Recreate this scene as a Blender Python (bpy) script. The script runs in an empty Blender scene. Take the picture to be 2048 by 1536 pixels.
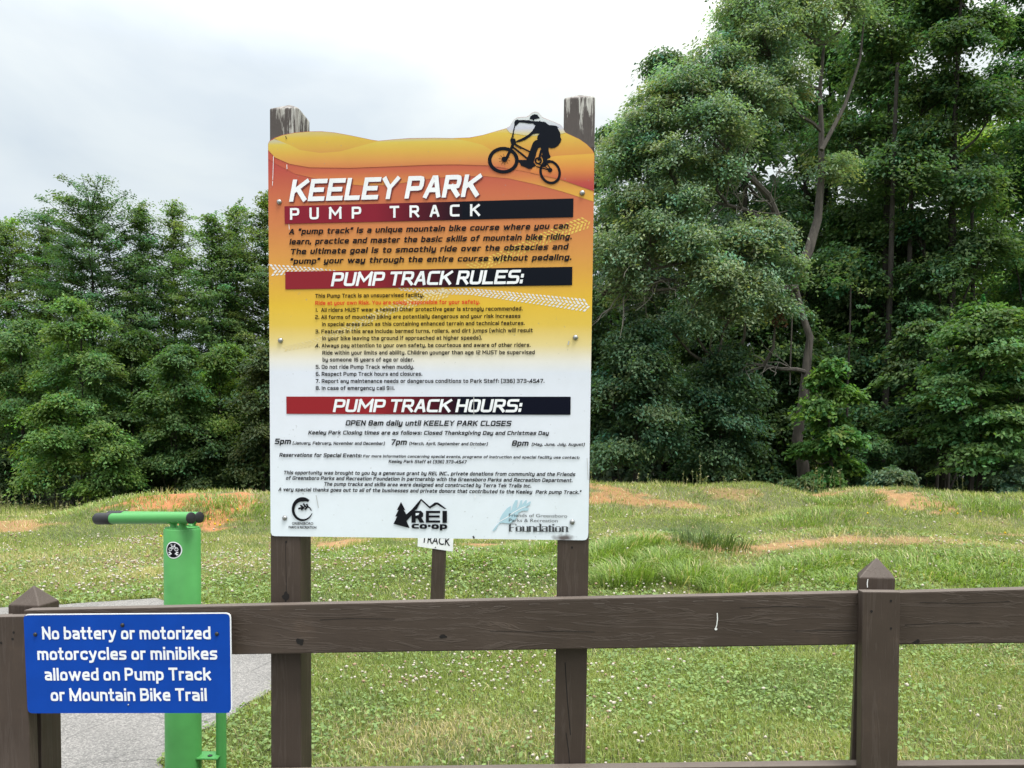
import bpy, bmesh, math, random
import numpy as np
from mathutils import Vector, Matrix, geometry

R = math.radians
scene = bpy.context.scene
COL = scene.collection

# ------------------------------------------------------------------ camera
FPX, CAM_H, PITCH, ROLL = 1520.0, 1.4, R(-2.3), R(0.7)
SHIFT = 193.0 / 2048.0
cam_data = bpy.data.cameras.new("camera")
cam_data.sensor_fit = 'HORIZONTAL'
cam_data.sensor_width = 36.0
cam_data.lens = 36.0 * FPX / 2048.0
cam_data.shift_y = SHIFT
cam_data.clip_start = 0.05
cam_data.clip_end = 2000.0
cam = bpy.data.objects.new("camera", cam_data)
COL.objects.link(cam)
CAM_M = Matrix.Translation((0, 0, CAM_H)) @ Matrix.Rotation(R(90) + PITCH, 4, 'X') @ Matrix.Rotation(ROLL, 4, 'Z')
cam.matrix_world = CAM_M
scene.camera = cam
CAM_R = np.array(CAM_M.to_3x3())
CY = 768.0 + SHIFT * 2048.0

# ------------------------------------------------------------------ world, sun, exposure
SUN_EL, SUN_AZ = R(71), R(140)            # azimuth clockwise from +Y
world = bpy.data.worlds.new("World")
scene.world = world
world.use_nodes = True
wt = world.node_tree
wt.nodes.clear()


def N(tree, typ, **kw):
    n = tree.nodes.new(typ)
    for k, v in kw.items():
        if k.startswith('i_'):
            key = k[2:]
            n.inputs[int(key) if key.isdigit() else key.replace('_', ' ')].default_value = v
        else:
            setattr(n, k, v)
    return n


def ramp(tree, stops, interp='LINEAR'):
    n = tree.nodes.new('ShaderNodeValToRGB')
    cr = n.color_ramp
    cr.interpolation = interp
    while len(cr.elements) < len(stops):
        cr.elements.new(0.5)
    for e, (p, c) in zip(cr.elements, stops):
        e.position = p
        e.color = (c[0], c[1], c[2], 1) if hasattr(c, '__len__') else (c, c, c, 1)
    return n


def build_world():
    L = wt.links.new
    out = N(wt, 'ShaderNodeOutputWorld')
    bg = N(wt, 'ShaderNodeBackground')
    bg.inputs['Strength'].default_value = 0.1
    sky = N(wt, 'ShaderNodeTexSky')
    sky.sky_type = 'NISHITA'
    sky.sun_disc = False
    sky.sun_elevation = SUN_EL
    sky.sun_rotation = SUN_AZ
    tc = N(wt, 'ShaderNodeTexCoord')
    sep = N(wt, 'ShaderNodeSeparateXYZ')
    L(tc.outputs['Generated'], sep.inputs[0])
    # cloud deck: brighter overhead than at the horizon
    zen = ramp(wt, [(0.0, (7.6, 8.1, 8.9)), (0.12, (8.6, 9.05, 9.6)), (0.3, (9.3, 9.7, 9.65)), (0.42, (10.6, 10.9, 10.8)), (0.55, (18.5, 18.5, 18.5)), (0.8, (34, 34, 33.4)), (1.0, (40, 40, 39))])
    L(sep.outputs['Z'], zen.inputs[0])
    mp = N(wt, 'ShaderNodeMapping')
    mp.inputs['Scale'].default_value = (1.0, 1.0, 2.3)
    mp.inputs['Location'].default_value = (0.35, 0.1, 0.2)
    L(tc.outputs['Generated'], mp.inputs[0])
    nz = N(wt, 'ShaderNodeTexNoise')
    nz.inputs['Scale'].default_value = 2.6
    nz.inputs['Detail'].default_value = 5
    nz.inputs['Roughness'].default_value = 0.52
    nz.inputs['Distortion'].default_value = 0.35
    L(mp.outputs[0], nz.inputs['Vector'])
    # thin grey-blue undersides, most of them to the left of the view
    shade = ramp(wt, [(0.36, (0.80, 0.85, 0.92)), (0.5, (0.92, 0.95, 0.985)), (0.62, (1.02, 1.03, 1.01))])
    L(nz.outputs['Fac'], shade.inputs[0])
    left = ramp(wt, [(0.0, (0.96, 0.98, 1.0)), (0.38, (1.0, 1.01, 1.01)), (0.52, (1.02, 1.025, 1.015)), (1.0, (1.03, 1.03, 1.02))])
    mx = N(wt, 'ShaderNodeMath', operation='MULTIPLY_ADD')
    mx.inputs[1].default_value = 0.5
    mx.inputs[2].default_value = 0.5
    L(sep.outputs['X'], mx.inputs[0])
    L(mx.outputs[0], left.inputs[0])
    m1 = N(wt, 'ShaderNodeMix', data_type='RGBA', blend_type='MULTIPLY')
    m1.inputs[0].default_value = 1
    L(zen.outputs[0], m1.inputs[6])
    L(shade.outputs[0], m1.inputs[7])
    m2 = N(wt, 'ShaderNodeMix', data_type='RGBA', blend_type='MULTIPLY')
    m2.inputs[0].default_value = 1
    L(m1.outputs[2], m2.inputs[6])
    L(left.outputs[0], m2.inputs[7])
    m3 = N(wt, 'ShaderNodeMix', data_type='RGBA')
    m3.inputs[0].default_value = 0.9
    L(sky.outputs[0], m3.inputs[6])
    L(m2.outputs[2], m3.inputs[7])
    L(m3.outputs[2], bg.inputs[0])
    L(bg.outputs[0], out.inputs[0])


build_world()
sun_data = bpy.data.lights.new("sun", 'SUN')
sun_data.energy = 3.0
sun_data.angle = R(16)
sun_data.color = (1.0, 0.975, 0.93)
sun = bpy.data.objects.new("sun", sun_data)
COL.objects.link(sun)
_sd = Vector((math.sin(SUN_AZ) * math.cos(SUN_EL), math.cos(SUN_AZ) * math.cos(SUN_EL), math.sin(SUN_EL)))
sun.rotation_euler = _sd.to_track_quat('Z', 'Y').to_euler()
sun.location = (0, 0, 30)

scene.view_settings.view_transform = 'Standard'
scene.view_settings.look = 'None'
scene.view_settings.exposure = 0.0
scene.view_settings.gamma = 1.0
scene.render.engine = 'CYCLES'
scene.cycles.use_denoising = True
scene.cycles.max_bounces = 8
scene.cycles.diffuse_bounces = 4
scene.cycles.transmission_bounces = 4
scene.cycles.use_fast_gi = False

# ------------------------------------------------------------------ helpers: picture -> place
def ray(px, py):
    d = CAM_R @ np.array([(px - 1024.0) / FPX, -(py - CY) / FPX, -1.0])
    return d


O0 = np.array([0.0, 0.0, CAM_H])


def W(px, py, depth):
    """point seen at a photo pixel, at a given distance along +Y"""
    d = ray(px, py)
    return O0 + d * (depth / d[1])


YAW = R(4.9)
T_DIR = np.array([math.cos(YAW), -math.sin(YAW), 0.0])
N_DIR = np.array([math.sin(YAW), math.cos(YAW), 0.0])   # away from the camera
D0 = 2.107                                               # front face of the fence rail


def on_plane(px, py, off=0.0):
    d = ray(px, py)
    p0 = np.array([0, D0, 0]) + N_DIR * off
    t = np.dot(p0 - O0, N_DIR) / np.dot(d, N_DIR)
    return O0 + d * t


def srgb(r, g, b, k=1.0):
    o = []
    for c in (r, g, b):
        c /= 255.0
        c = c / 12.92 if c <= 0.04045 else ((c + 0.055) / 1.055) ** 2.4
        o.append(min(0.9, c * k))
    return tuple(o)


# ------------------------------------------------------------------ helpers: objects
def tag(o, label=None, cat=None, group=None, kind=None):
    if label: o['label'] = label
    if cat: o['category'] = cat
    if group: o['group'] = group
    if kind: o['kind'] = kind
    return o


def empty(name, loc):
    o = bpy.data.objects.new(name, None)
    o.location = Vector([float(v) for v in loc])
    o.empty_display_size = 0.1
    COL.objects.link(o)
    return o


def np_mesh(name, V, faces_list, mats=(), mat_idx=None, smooth=False, colors=None):
    """V (n,3); faces_list = list of int arrays (m,k), one per polygon size"""
    me = bpy.data.meshes.new(name)
    V = np.asarray(V, dtype=np.float32)
    me.vertices.add(len(V))
    me.vertices.foreach_set('co', V.ravel())
    loops, starts, tot = [], [], 0
    for F in faces_list:
        F = np.asarray(F, dtype=np.int32)
        if len(F) == 0: continue
        k = F.shape[1]
        loops.append(F.ravel())
        starts.append(tot + np.arange(len(F), dtype=np.int32) * k)
        tot += F.size
    loops = np.concatenate(loops)
    starts = np.concatenate(starts)
    me.loops.add(len(loops))
    me.loops.foreach_set('vertex_index', loops)
    me.polygons.add(len(starts))
    me.polygons.foreach_set('loop_start', starts)
    if mat_idx is not None:
        me.polygons.foreach_set('material_index', np.asarray(mat_idx, dtype=np.int32))
    if smooth:
        me.polygons.foreach_set('use_smooth', np.ones(len(starts), dtype=bool))
    me.update(calc_edges=True)
    if colors is not None:
        a = me.color_attributes.new('Col', 'FLOAT_COLOR', 'POINT')
        c4 = np.ones((len(V), 4), dtype=np.float32)
        c4[:, :3] = colors
        a.data.foreach_set('color', c4.ravel())
    for m in mats: me.materials.append(m)
    return me


def link(name, me, parent=None):
    o = bpy.data.objects.new(name, me)
    COL.objects.link(o)
    if parent is not None:
        o.parent = parent
    return o


class MB:
    """collects polygons in world space; build() links them as one mesh object under a parent"""
    def __init__(self):
        self.v, self.f, self.m = [], [], []

    def face(self, pts, m=0):
        i = len(self.v)
        self.v += [tuple(float(c) for c in p) for p in pts]
        self.f.append(list(range(i, i + len(pts))))
        self.m.append(m)

    def poly(self, pts, m=0):
        """concave flat polygon"""
        pts = [Vector([float(c) for c in p]) for p in pts]
        i = len(self.v)
        self.v += [tuple(p) for p in pts]
        nrm = geometry.normal(pts) if len(pts) > 2 else Vector((0, 0, 1))
        for t in geometry.tessellate_polygon([pts]):
            a, b, c = [pts[k] for k in t]
            n = (b - a).cross(c - a)
            t = list(t)
            if n.dot(Vector((N_DIR[0], N_DIR[1], 0))) > 0: t = t[::-1]
            self.f.append([i + k for k in t])
            self.m.append(m)

    def prism(self, front, back, m=0):
        """loops of equal length; front seen counter-clockwise or not does not matter"""
        n = len(front)
        i = len(self.v)
        self.v += [tuple(float(c) for c in p) for p in list(front) + list(back)]
        self.f.append([i + k for k in range(n)]); self.m.append(m)
        self.f.append([i + n + k for k in range(n)][::-1]); self.m.append(m)
        for k in range(n):
            k2 = (k + 1) % n
            self.f.append([i + k2, i + k, i + n + k, i + n + k2]); self.m.append(m)

    def box(self, c, sx, sy, sz, ax=None, ay=None, az=None, m=0):
        c = np.array(c, float)
        ax = np.array([1., 0, 0]) if ax is None else np.array(ax)
        ay = np.array([0, 1., 0]) if ay is None else np.array(ay)
        az = np.array([0, 0, 1.]) if az is None else np.array(az)
        q = lambda a, b, d: c + ax * a * sx / 2 + ay * b * sy / 2 + az * d * sz / 2
        self.prism([q(-1, -1, -1), q(1, -1, -1), q(1, -1, 1), q(-1, -1, 1)],
                   [q(-1, 1, -1), q(1, 1, -1), q(1, 1, 1), q(-1, 1, 1)], m)

    def tube(self, pts, radii, sides=10, m=0, caps=True):
        pts = [np.array(p, float) for p in pts]
        if not hasattr(radii, '__len__'): radii = [radii] * len(pts)
        rings = []
        ref = None
        for k, p in enumerate(pts):
            d = pts[min(k + 1, len(pts) - 1)] - pts[max(k - 1, 0)]
            d = d / (np.linalg.norm(d) + 1e-9)
            if ref is None:
                ref = np.array([1., 0, 0]) if abs(d[0]) < 0.8 else np.array([0, 1., 0])
            u = ref - d * np.dot(ref, d); u /= np.linalg.norm(u) + 1e-9
            ref = u
            w = np.cross(d, u)
            i = len(self.v)
            for s in range(sides):
                a = 2 * math.pi * s / sides
                self.v.append(tuple(p + (u * math.cos(a) + w * math.sin(a)) * radii[k]))
            rings.append(i)
        for a, b in zip(rings[:-1], rings[1:]):
            for s in range(sides):
                s2 = (s + 1) % sides
                self.f.append([a + s, a + s2, b + s2, b + s]); self.m.append(m)
        if caps:
            self.f.append([rings[0] + s for s in range(sides)][::-1]); self.m.append(m)
            self.f.append([rings[-1] + s for s in range(sides)]); self.m.append(m)

    def build(self, name, mats, parent=None, origin=None, bevel=0.0, smooth=False, recalc=False):
        if not hasattr(mats, '__len__'): mats = [mats]
        o0 = np.array(origin if origin is not None else (parent.location if parent is not None else (0, 0, 0)), float)
        if parent is not None and parent.parent is not None and origin is None:
            o0 = o0 + np.array(parent.parent.location)
        me = bpy.data.meshes.new(name)
        me.from_pydata([tuple(np.array(v) - o0) for v in self.v], [], self.f)
        for m in mats: me.materials.append(m)
        for p, mi in zip(me.polygons, self.m): p.material_index = mi
        if bevel or recalc:
            bm = bmesh.new(); bm.from_mesh(me)
            bmesh.ops.remove_doubles(bm, verts=bm.verts, dist=1e-6)
            bmesh.ops.recalc_face_normals(bm, faces=bm.faces)
            if bevel:
                es = [e for e in bm.edges if len(e.link_faces) == 2 and e.calc_face_angle(0) > 0.35]
                bmesh.ops.bevel(bm, geom=es, offset=bevel, segments=2, affect='EDGES', profile=0.6)
            bm.to_mesh(me); bm.free()
        if smooth:
            for p in me.polygons: p.use_smooth = True
            me.set_sharp_from_angle(angle=R(40))
        me.update()
        o = link(name, me, parent)
        if parent is None:
            o.location = Vector([float(c) for c in o0])
        return o


# ------------------------------------------------------------------ materials
def mat(name):
    m = bpy.data.materials.new(name)
    m.use_nodes = True
    t = m.node_tree
    return m, t, t.nodes['Principled BSDF'], t.links.new


def plain(name, c, rough=0.5, spec=0.4, metal=0.0, bump=0.0, bscale=60, var=0.06):
    m, t, b, L = mat(name)
    b.inputs['Roughness'].default_value = rough
    b.inputs['Specular IOR Level'].default_value = spec
    b.inputs['Metallic'].default_value = metal
    tc = N(t, 'ShaderNodeTexCoord')
    nz = N(t, 'ShaderNodeTexNoise', i_Scale=bscale * 0.25, i_Detail=4.0)
    L(tc.outputs['Object'], nz.inputs['Vector'])
    rp = ramp(t, [(0.3, [x * (1 - var) for x in c]), (0.7, [min(1, x * (1 + var)) for x in c])])
    L(nz.outputs['Fac'], rp.inputs[0])
    L(rp.outputs[0], b.inputs['Base Color'])
    if bump:
        n2 = N(t, 'ShaderNodeTexNoise', i_Scale=bscale, i_Detail=4.0)
        L(tc.outputs['Object'], n2.inputs['Vector'])
        bp = N(t, 'ShaderNodeBump', i_Strength=bump, i_Distance=0.004)
        L(n2.outputs['Fac'], bp.inputs['Height'])
        L(bp.outputs[0], b.inputs['Normal'])
    return m


def wood(name, along, c=(0.064, 0.047, 0.037), peel=None, peel_top=0.0):
    """painted wood; along = 0 (runs along X) or 2 (upright). peel = local z where bare streaks begin"""
    m, t, b, L = mat(name)
    tc = N(t, 'ShaderNodeTexCoord')
    mp = N(t, 'ShaderNodeMapping')
    s = [26.0, 26.0, 26.0]
    s[along] = 1.3
    mp.inputs['Scale'].default_value = s
    L(tc.outputs['Object'], mp.inputs[0])
    nz = N(t, 'ShaderNodeTexNoise', i_Scale=1.0, i_Detail=5.0, i_Roughness=0.62, i_Distortion=0.7)
    L(mp.outputs[0], nz.inputs['Vector'])
    rings = N(t, 'ShaderNodeMath', operation='MULTIPLY'); rings.inputs[1].default_value = 34.0
    L(nz.outputs['Fac'], rings.inputs[0])
    sn = N(t, 'ShaderNodeMath', operation='SINE'); L(rings.outputs[0], sn.inputs[0])
    pw = N(t, 'ShaderNodeMapRange'); pw.inputs['From Min'].default_value = 0.55; pw.inputs['From Max'].default_value = 1.0
    L(sn.outputs[0], pw.inputs[0])
    fine = N(t, 'ShaderNodeTexNoise', i_Scale=3.2, i_Detail=6.0, i_Roughness=0.7)
    L(mp.outputs[0], fine.inputs['Vector'])
    big = N(t, 'ShaderNodeTexNoise', i_Scale=3.0, i_Detail=3.0)
    L(tc.outputs['Object'], big.inputs['Vector'])
    rp = ramp(t, [(0.3, [x * 0.84 for x in c]), (0.55, c), (0.75, [min(1, x * 1.16 + 0.004) for x in c])])
    L(big.outputs['Fac'], rp.inputs[0])
    # grain and dust: pale dust in the raised lines
    mixg = N(t, 'ShaderNodeMix', data_type='RGBA')
    gf = N(t, 'ShaderNodeMath', operation='MULTIPLY'); gf.inputs[1].default_value = 0.10
    L(pw.outputs[0], gf.inputs[0]); L(gf.outputs[0], mixg.inputs[0])
    L(rp.outputs[0], mixg.inputs[6]); mixg.inputs[7].default_value = (0.2, 0.165, 0.145, 1)
    mixd = N(t, 'ShaderNodeMix', data_type='RGBA')
    dk = N(t, 'ShaderNodeMapRange'); dk.inputs['From Min'].default_value = 0.62; dk.inputs['From Max'].default_value = 0.8
    dk.inputs['To Max'].default_value = 0.35
    L(fine.outputs['Fac'], dk.inputs[0]); L(dk.outputs[0], mixd.inputs[0])
    L(mixg.outputs[2], mixd.inputs[6]); mixd.inputs[7].default_value = (0.03, 0.024, 0.022, 1)
    col = mixd.outputs[2]
    if peel is not None:
        mp2 = N(t, 'ShaderNodeMapping'); mp2.inputs['Scale'].default_value = (58, 58, 5.0)
        L(tc.outputs['Object'], mp2.inputs[0])
        st = N(t, 'ShaderNodeTexNoise', i_Scale=1.0, i_Detail=6.0, i_Roughness=0.66, i_Distortion=0.5)
        L(mp2.outputs[0], st.inputs['Vector'])
        sp = N(t, 'ShaderNodeSeparateXYZ'); L(tc.outputs['Object'], sp.inputs[0])
        hg = N(t, 'ShaderNodeMapRange'); hg.inputs['From Min'].default_value = peel; hg.inputs['From Max'].default_value = peel_top
        hg.inputs['To Min'].default_value = -0.06; hg.inputs['To Max'].default_value = 0.03
        L(sp.outputs['Z'], hg.inputs[0])
        ad = N(t, 'ShaderNodeMath', operation='ADD'); L(st.outputs['Fac'], ad.inputs[0]); L(hg.outputs[0], ad.inputs[1])
        th = N(t, 'ShaderNodeMapRange'); th.inputs['From Min'].default_value = 0.525; th.inputs['From Max'].default_value = 0.58
        L(ad.outputs[0], th.inputs[0])
        gate = N(t, 'ShaderNodeMath', operation='GREATER_THAN'); gate.inputs[1].default_value = peel
        L(sp.outputs['Z'], gate.inputs[0])
        gm = N(t, 'ShaderNodeMath', operation='MULTIPLY'); L(th.outputs[0], gm.inputs[0]); L(gate.outputs[0], gm.inputs[1])
        pr = ramp(t, [(0.35, (0.2, 0.175, 0.15)), (0.6, (0.62, 0.6, 0.56))]); L(fine.outputs['Fac'], pr.inputs[0])
        # paint chalked grey by the weather near the top
        ch = N(t, 'ShaderNodeMix', data_type='RGBA')
        cg = N(t, 'ShaderNodeMath', operation='MULTIPLY'); cg.inputs[1].default_value = 0.55
        L(gate.outputs[0], cg.inputs[0]); L(cg.outputs[0], ch.inputs[0])
        L(col, ch.inputs[6]); ch.inputs[7].default_value = (0.115, 0.1, 0.098, 1)
        mp_ = N(t, 'ShaderNodeMix', data_type='RGBA')
        L(gm.outputs[0], mp_.inputs[0]); L(ch.outputs[2], mp_.inputs[6]); L(pr.outputs[0], mp_.inputs[7])
        col = mp_.outputs[2]
    # paler tone on faces that look up, blotches of faded stain elsewhere
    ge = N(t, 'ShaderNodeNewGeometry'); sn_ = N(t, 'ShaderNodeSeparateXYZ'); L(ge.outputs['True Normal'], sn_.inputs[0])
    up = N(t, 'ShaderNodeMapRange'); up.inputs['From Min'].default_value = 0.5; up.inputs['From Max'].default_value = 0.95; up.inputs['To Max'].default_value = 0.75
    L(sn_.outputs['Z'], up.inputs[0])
    mixu = N(t, 'ShaderNodeMix', data_type='RGBA'); L(up.outputs[0], mixu.inputs[0]); L(col, mixu.inputs[6]); mixu.inputs[7].default_value = (0.17, 0.14, 0.12, 1)
    bl = N(t, 'ShaderNodeTexNoise', i_Scale=7.0, i_Detail=7.0, i_Roughness=0.7); L(tc.outputs['Object'], bl.inputs['Vector'])
    br = ramp(t, [(0.35, (0.86, 0.86, 0.86)), (0.6, (1.0, 1.0, 1.0)), (0.72, (1.22, 1.18, 1.14))]); L(bl.outputs['Fac'], br.inputs[0])
    bm_ = N(t, 'ShaderNodeMix', data_type='RGBA', blend_type='MULTIPLY'); bm_.inputs[0].default_value = 1
    L(mixu.outputs[2], bm_.inputs[6]); L(br.outputs[0], bm_.inputs[7])
    L(bm_.outputs[2], b.inputs['Base Color'])
    b.inputs['Roughness'].default_value = 0.55
    b.inputs['Specular IOR Level'].default_value = 0.2
    hs = N(t, 'ShaderNodeMath', operation='MULTIPLY_ADD'); hs.inputs[1].default_value = 0.6
    L(pw.outputs[0], hs.inputs[0]); L(fine.outputs['Fac'], hs.inputs[2])
    bp = N(t, 'ShaderNodeBump', i_Strength=0.35, i_Distance=0.003)
    L(hs.outputs[0], bp.inputs['Height'])
    L(bp.outputs[0], b.inputs['Normal'])
    return m


def leaf_mat(name, trans=0.3, rough=0.5, spec=0.35, gain=1.0):
    m, t, b, L = mat(name)
    at = N(t, 'ShaderNodeVertexColor', layer_name='Col')
    oi = N(t, 'ShaderNodeObjectInfo')
    hv = N(t, 'ShaderNodeHueSaturation')
    mr = N(t, 'ShaderNodeMapRange'); mr.inputs['To Min'].default_value = 0.85 * gain; mr.inputs['To Max'].default_value = 1.12 * gain
    L(oi.outputs['Random'], mr.inputs[0]); L(mr.outputs[0], hv.inputs['Value'])
    L(at.outputs[0], hv.inputs['Color'])
    L(hv.outputs[0], b.inputs['Base Color'])
    b.inputs['Roughness'].default_value = rough
    b.inputs['Specular IOR Level'].default_value = spec
    tr = N(t, 'ShaderNodeBsdfTranslucent')
    tint = N(t, 'ShaderNodeMix', data_type='RGBA', blend_type='MULTIPLY'); tint.inputs[0].default_value = 1
    L(hv.outputs[0], tint.inputs[6]); tint.inputs[7].default_value = (1.5, 1.6, 0.7, 1)
    L(tint.outputs[2], tr.inputs[0])
    mx = N(t, 'ShaderNodeMixShader'); mx.inputs[0].default_value = trans
    L(b.outputs[0], mx.inputs[1]); L(tr.outputs[0], mx.inputs[2])
    L(mx.outputs[0], t.nodes['Material Output'].inputs[0])
    return m


def bark_mat(name, c):
    m, t, b, L = mat(name)
    tc = N(t, 'ShaderNodeTexCoord')
    mp = N(t, 'ShaderNodeMapping'); mp.inputs['Scale'].default_value = (7, 7, 1.4)
    L(tc.outputs['Object'], mp.inputs[0])
    nz = N(t, 'ShaderNodeTexNoise', i_Scale=1.6, i_Detail=6.0, i_Roughness=0.65)
    L(mp.outputs[0], nz.inputs['Vector'])
    rp = ramp(t, [(0.3, [x * 0.5 for x in c]), (0.7, [x * 1.5 for x in c])])
    L(nz.outputs['Fac'], rp.inputs[0]); L(rp.outputs[0], b.inputs['Base Color'])
    b.inputs['Roughness'].default_value = 0.9
    bp = N(t, 'ShaderNodeBump', i_Strength=0.7, i_Distance=0.03)
    L(nz.outputs['Fac'], bp.inputs['Height']); L(bp.outputs[0], b.inputs['Normal'])
    return m


def zgrad(name, stops, rough=0.42, stain=None):
    """printed gradient running down the sign face; stops = [(local z, colour)]"""
    stops = sorted(stops, key=lambda s: s[0])
    z0, z1 = stops[0][0], stops[-1][0]
    m, t, b, L = mat(name)
    tc = N(t, 'ShaderNodeTexCoord'); sp = N(t, 'ShaderNodeSeparateXYZ')
    L(tc.outputs['Object'], sp.inputs[0])
    mr = N(t, 'ShaderNodeMapRange'); mr.inputs['From Min'].default_value = z0; mr.inputs['From Max'].default_value = z1
    L(sp.outputs['Z'], mr.inputs[0])
    rp = ramp(t, [((z - z0) / (z1 - z0), c) for z, c in stops])
    L(mr.outputs[0], rp.inputs[0])
    nz = N(t, 'ShaderNodeTexNoise', i_Scale=9.0, i_Detail=6.0, i_Roughness=0.7)
    L(tc.outputs['Object'], nz.inputs['Vector'])
    dirt = ramp(t, [(0.3, (0.95, 0.95, 0.94)), (0.6, (1, 1, 1))])
    L(nz.outputs['Fac'], dirt.inputs[0])
    mx = N(t, 'ShaderNodeMix', data_type='RGBA', blend_type='MULTIPLY'); mx.inputs[0].default_value = 1
    L(rp.outputs[0], mx.inputs[6]); L(dirt.outputs[0], mx.inputs[7])
    col = mx.outputs[2]
    # specks of dirt
    sk = N(t, 'ShaderNodeTexNoise', i_Scale=95.0, i_Detail=2.0)
    L(tc.outputs['Object'], sk.inputs['Vector'])
    st = N(t, 'ShaderNodeMapRange'); st.inputs['From Min'].default_value = 0.71; st.inputs['From Max'].default_value = 0.78; st.inputs['To Max'].default_value = 0.45
    L(sk.outputs['Fac'], st.inputs[0])
    ms = N(t, 'ShaderNodeMix', data_type='RGBA')
    L(st.outputs[0], ms.inputs[0]); L(col, ms.inputs[6]); ms.inputs[7].default_value = (0.25, 0.24, 0.22, 1)
    col = ms.outputs[2]
    if stain is not None:
        p, rx, rz = stain
        vs = N(t, 'ShaderNodeVectorMath', operation='SUBTRACT'); vs.inputs[1].default_value = p
        L(tc.outputs['Object'], vs.inputs[0])
        vm = N(t, 'ShaderNodeVectorMath', operation='MULTIPLY'); vm.inputs[1].default_value = (1 / rx, 0, 1 / rz)
        L(vs.outputs[0], vm.inputs[0])
        ln = N(t, 'ShaderNodeVectorMath', operation='LENGTH'); L(vm.outputs[0], ln.inputs[0])
        n3 = N(t, 'ShaderNodeTexNoise', i_Scale=60.0, i_Detail=5.0); L(tc.outputs['Object'], n3.inputs['Vector'])
        ad = N(t, 'ShaderNodeMath', operation='ADD'); L(ln.outputs['Value'], ad.inputs[0]); L(n3.outputs['Fac'], ad.inputs[1])
        fr = N(t, 'ShaderNodeMapRange'); fr.inputs['From Min'].default_value = 1.5; fr.inputs['From Max'].default_value = 0.75; fr.inputs['To Max'].default_value = 0.9
        L(ad.outputs[0], fr.inputs[0])
        m4 = N(t, 'ShaderNodeMix', data_type='RGBA'); L(fr.outputs[0], m4.inputs[0]); L(col, m4.inputs[6]); m4.inputs[7].default_value = (0.06, 0.035, 0.03, 1)
        col = m4.outputs[2]
    L(col, b.inputs['Base Color'])
    b.inputs['Roughness'].default_value = rough
    b.inputs['Specular IOR Level'].default_value = 0.35
    return m


KI = 1.0 / 1.08          # photo colour -> surface colour on the upright, camera-facing faces
M = {}
M['ink'] = plain('black_ink', (0.006, 0.006, 0.009), 0.6, 0.12)
M['navy'] = plain('navy_ink', srgb(8, 14, 26, KI), 0.6, 0.1)
M['white_ink'] = plain('white_ink', (0.8, 0.81, 0.83), 0.55, 0.2)
M['red_ink'] = plain('red_ink', srgb(214, 66, 40, KI), 0.6, 0.15)
M['shadow_ink'] = plain('dark_red_ink', srgb(110, 35, 45, KI), 0.45)
M['leaf_ink'] = plain('pale_blue_ink', srgb(176, 208, 220, KI), 0.45)
M['grey_ink'] = plain('charcoal_ink', (0.045, 0.05, 0.055), 0.45)
M['steel'] = plain('zinc_steel', (0.36, 0.36, 0.35), 0.38, 0.5, 0.85)
M['dark_screw'] = plain('black_screw', (0.02, 0.02, 0.022), 0.4)
M['alu'] = plain('aluminium_edge', (0.55, 0.55, 0.54), 0.4, 0.5, 0.6)
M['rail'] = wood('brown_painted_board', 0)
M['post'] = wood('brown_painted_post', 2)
M['void'] = plain('dark_crack', (0.01, 0.008, 0.007), 0.9)
M['dropping'] = plain('bird_dropping', (0.75, 0.75, 0.72), 0.8)
M['blue'] = plain('blue_vinyl', srgb(12, 68, 164, KI), 0.4, 0.12)
M['green'] = plain('green_powder_coat', srgb(86, 164, 88, KI * 0.88), 0.42, 0.35, bump=0.08, bscale=300, var=0.03)
M['green_worn'] = plain('worn_green_powder_coat', srgb(86, 164, 88, KI * 0.88), 0.45, 0.35, bump=0.1, bscale=40, var=0.12)
M['rubber'] = plain('black_rubber', (0.02, 0.02, 0.022), 0.55, bump=0.2, bscale=250)
M['leaf'] = leaf_mat('leaf', 0.4, 0.55, 0.2, 1.16)
M['leaf_grey'] = leaf_mat('silvery_leaf', 0.36, 0.5, 0.3, 1.2)
M['blade'] = leaf_mat('grass_blade', 0.3, 0.5, 0.3)
M['bark'] = bark_mat('bark', (0.036, 0.03, 0.025))
M['bark_grey'] = bark_mat('grey_bark', (0.072, 0.062, 0.052))
M['flower'] = leaf_mat('clover_flower', 0.15, 0.8, 0.1)

# ================================================================== TERRAIN
rng = np.random.default_rng(7)
_wv = [(rng.uniform(0.25, 3.2), rng.uniform(0, 6.283), rng.uniform(0, 6.283)) for _ in range(26)]


def bumps(x, y):
    z = 0
    for k, a, ph in _wv:
        z = z + np.sin(k * (x * math.cos(a) + y * math.sin(a)) + ph) * (0.012 / (0.5 + k * 0.55))
    return z


def sstep(a, b, x):
    t = np.clip((x - a) / (b - a), 0, 1)
    return t * t * (3 - 2 * t)


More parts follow.
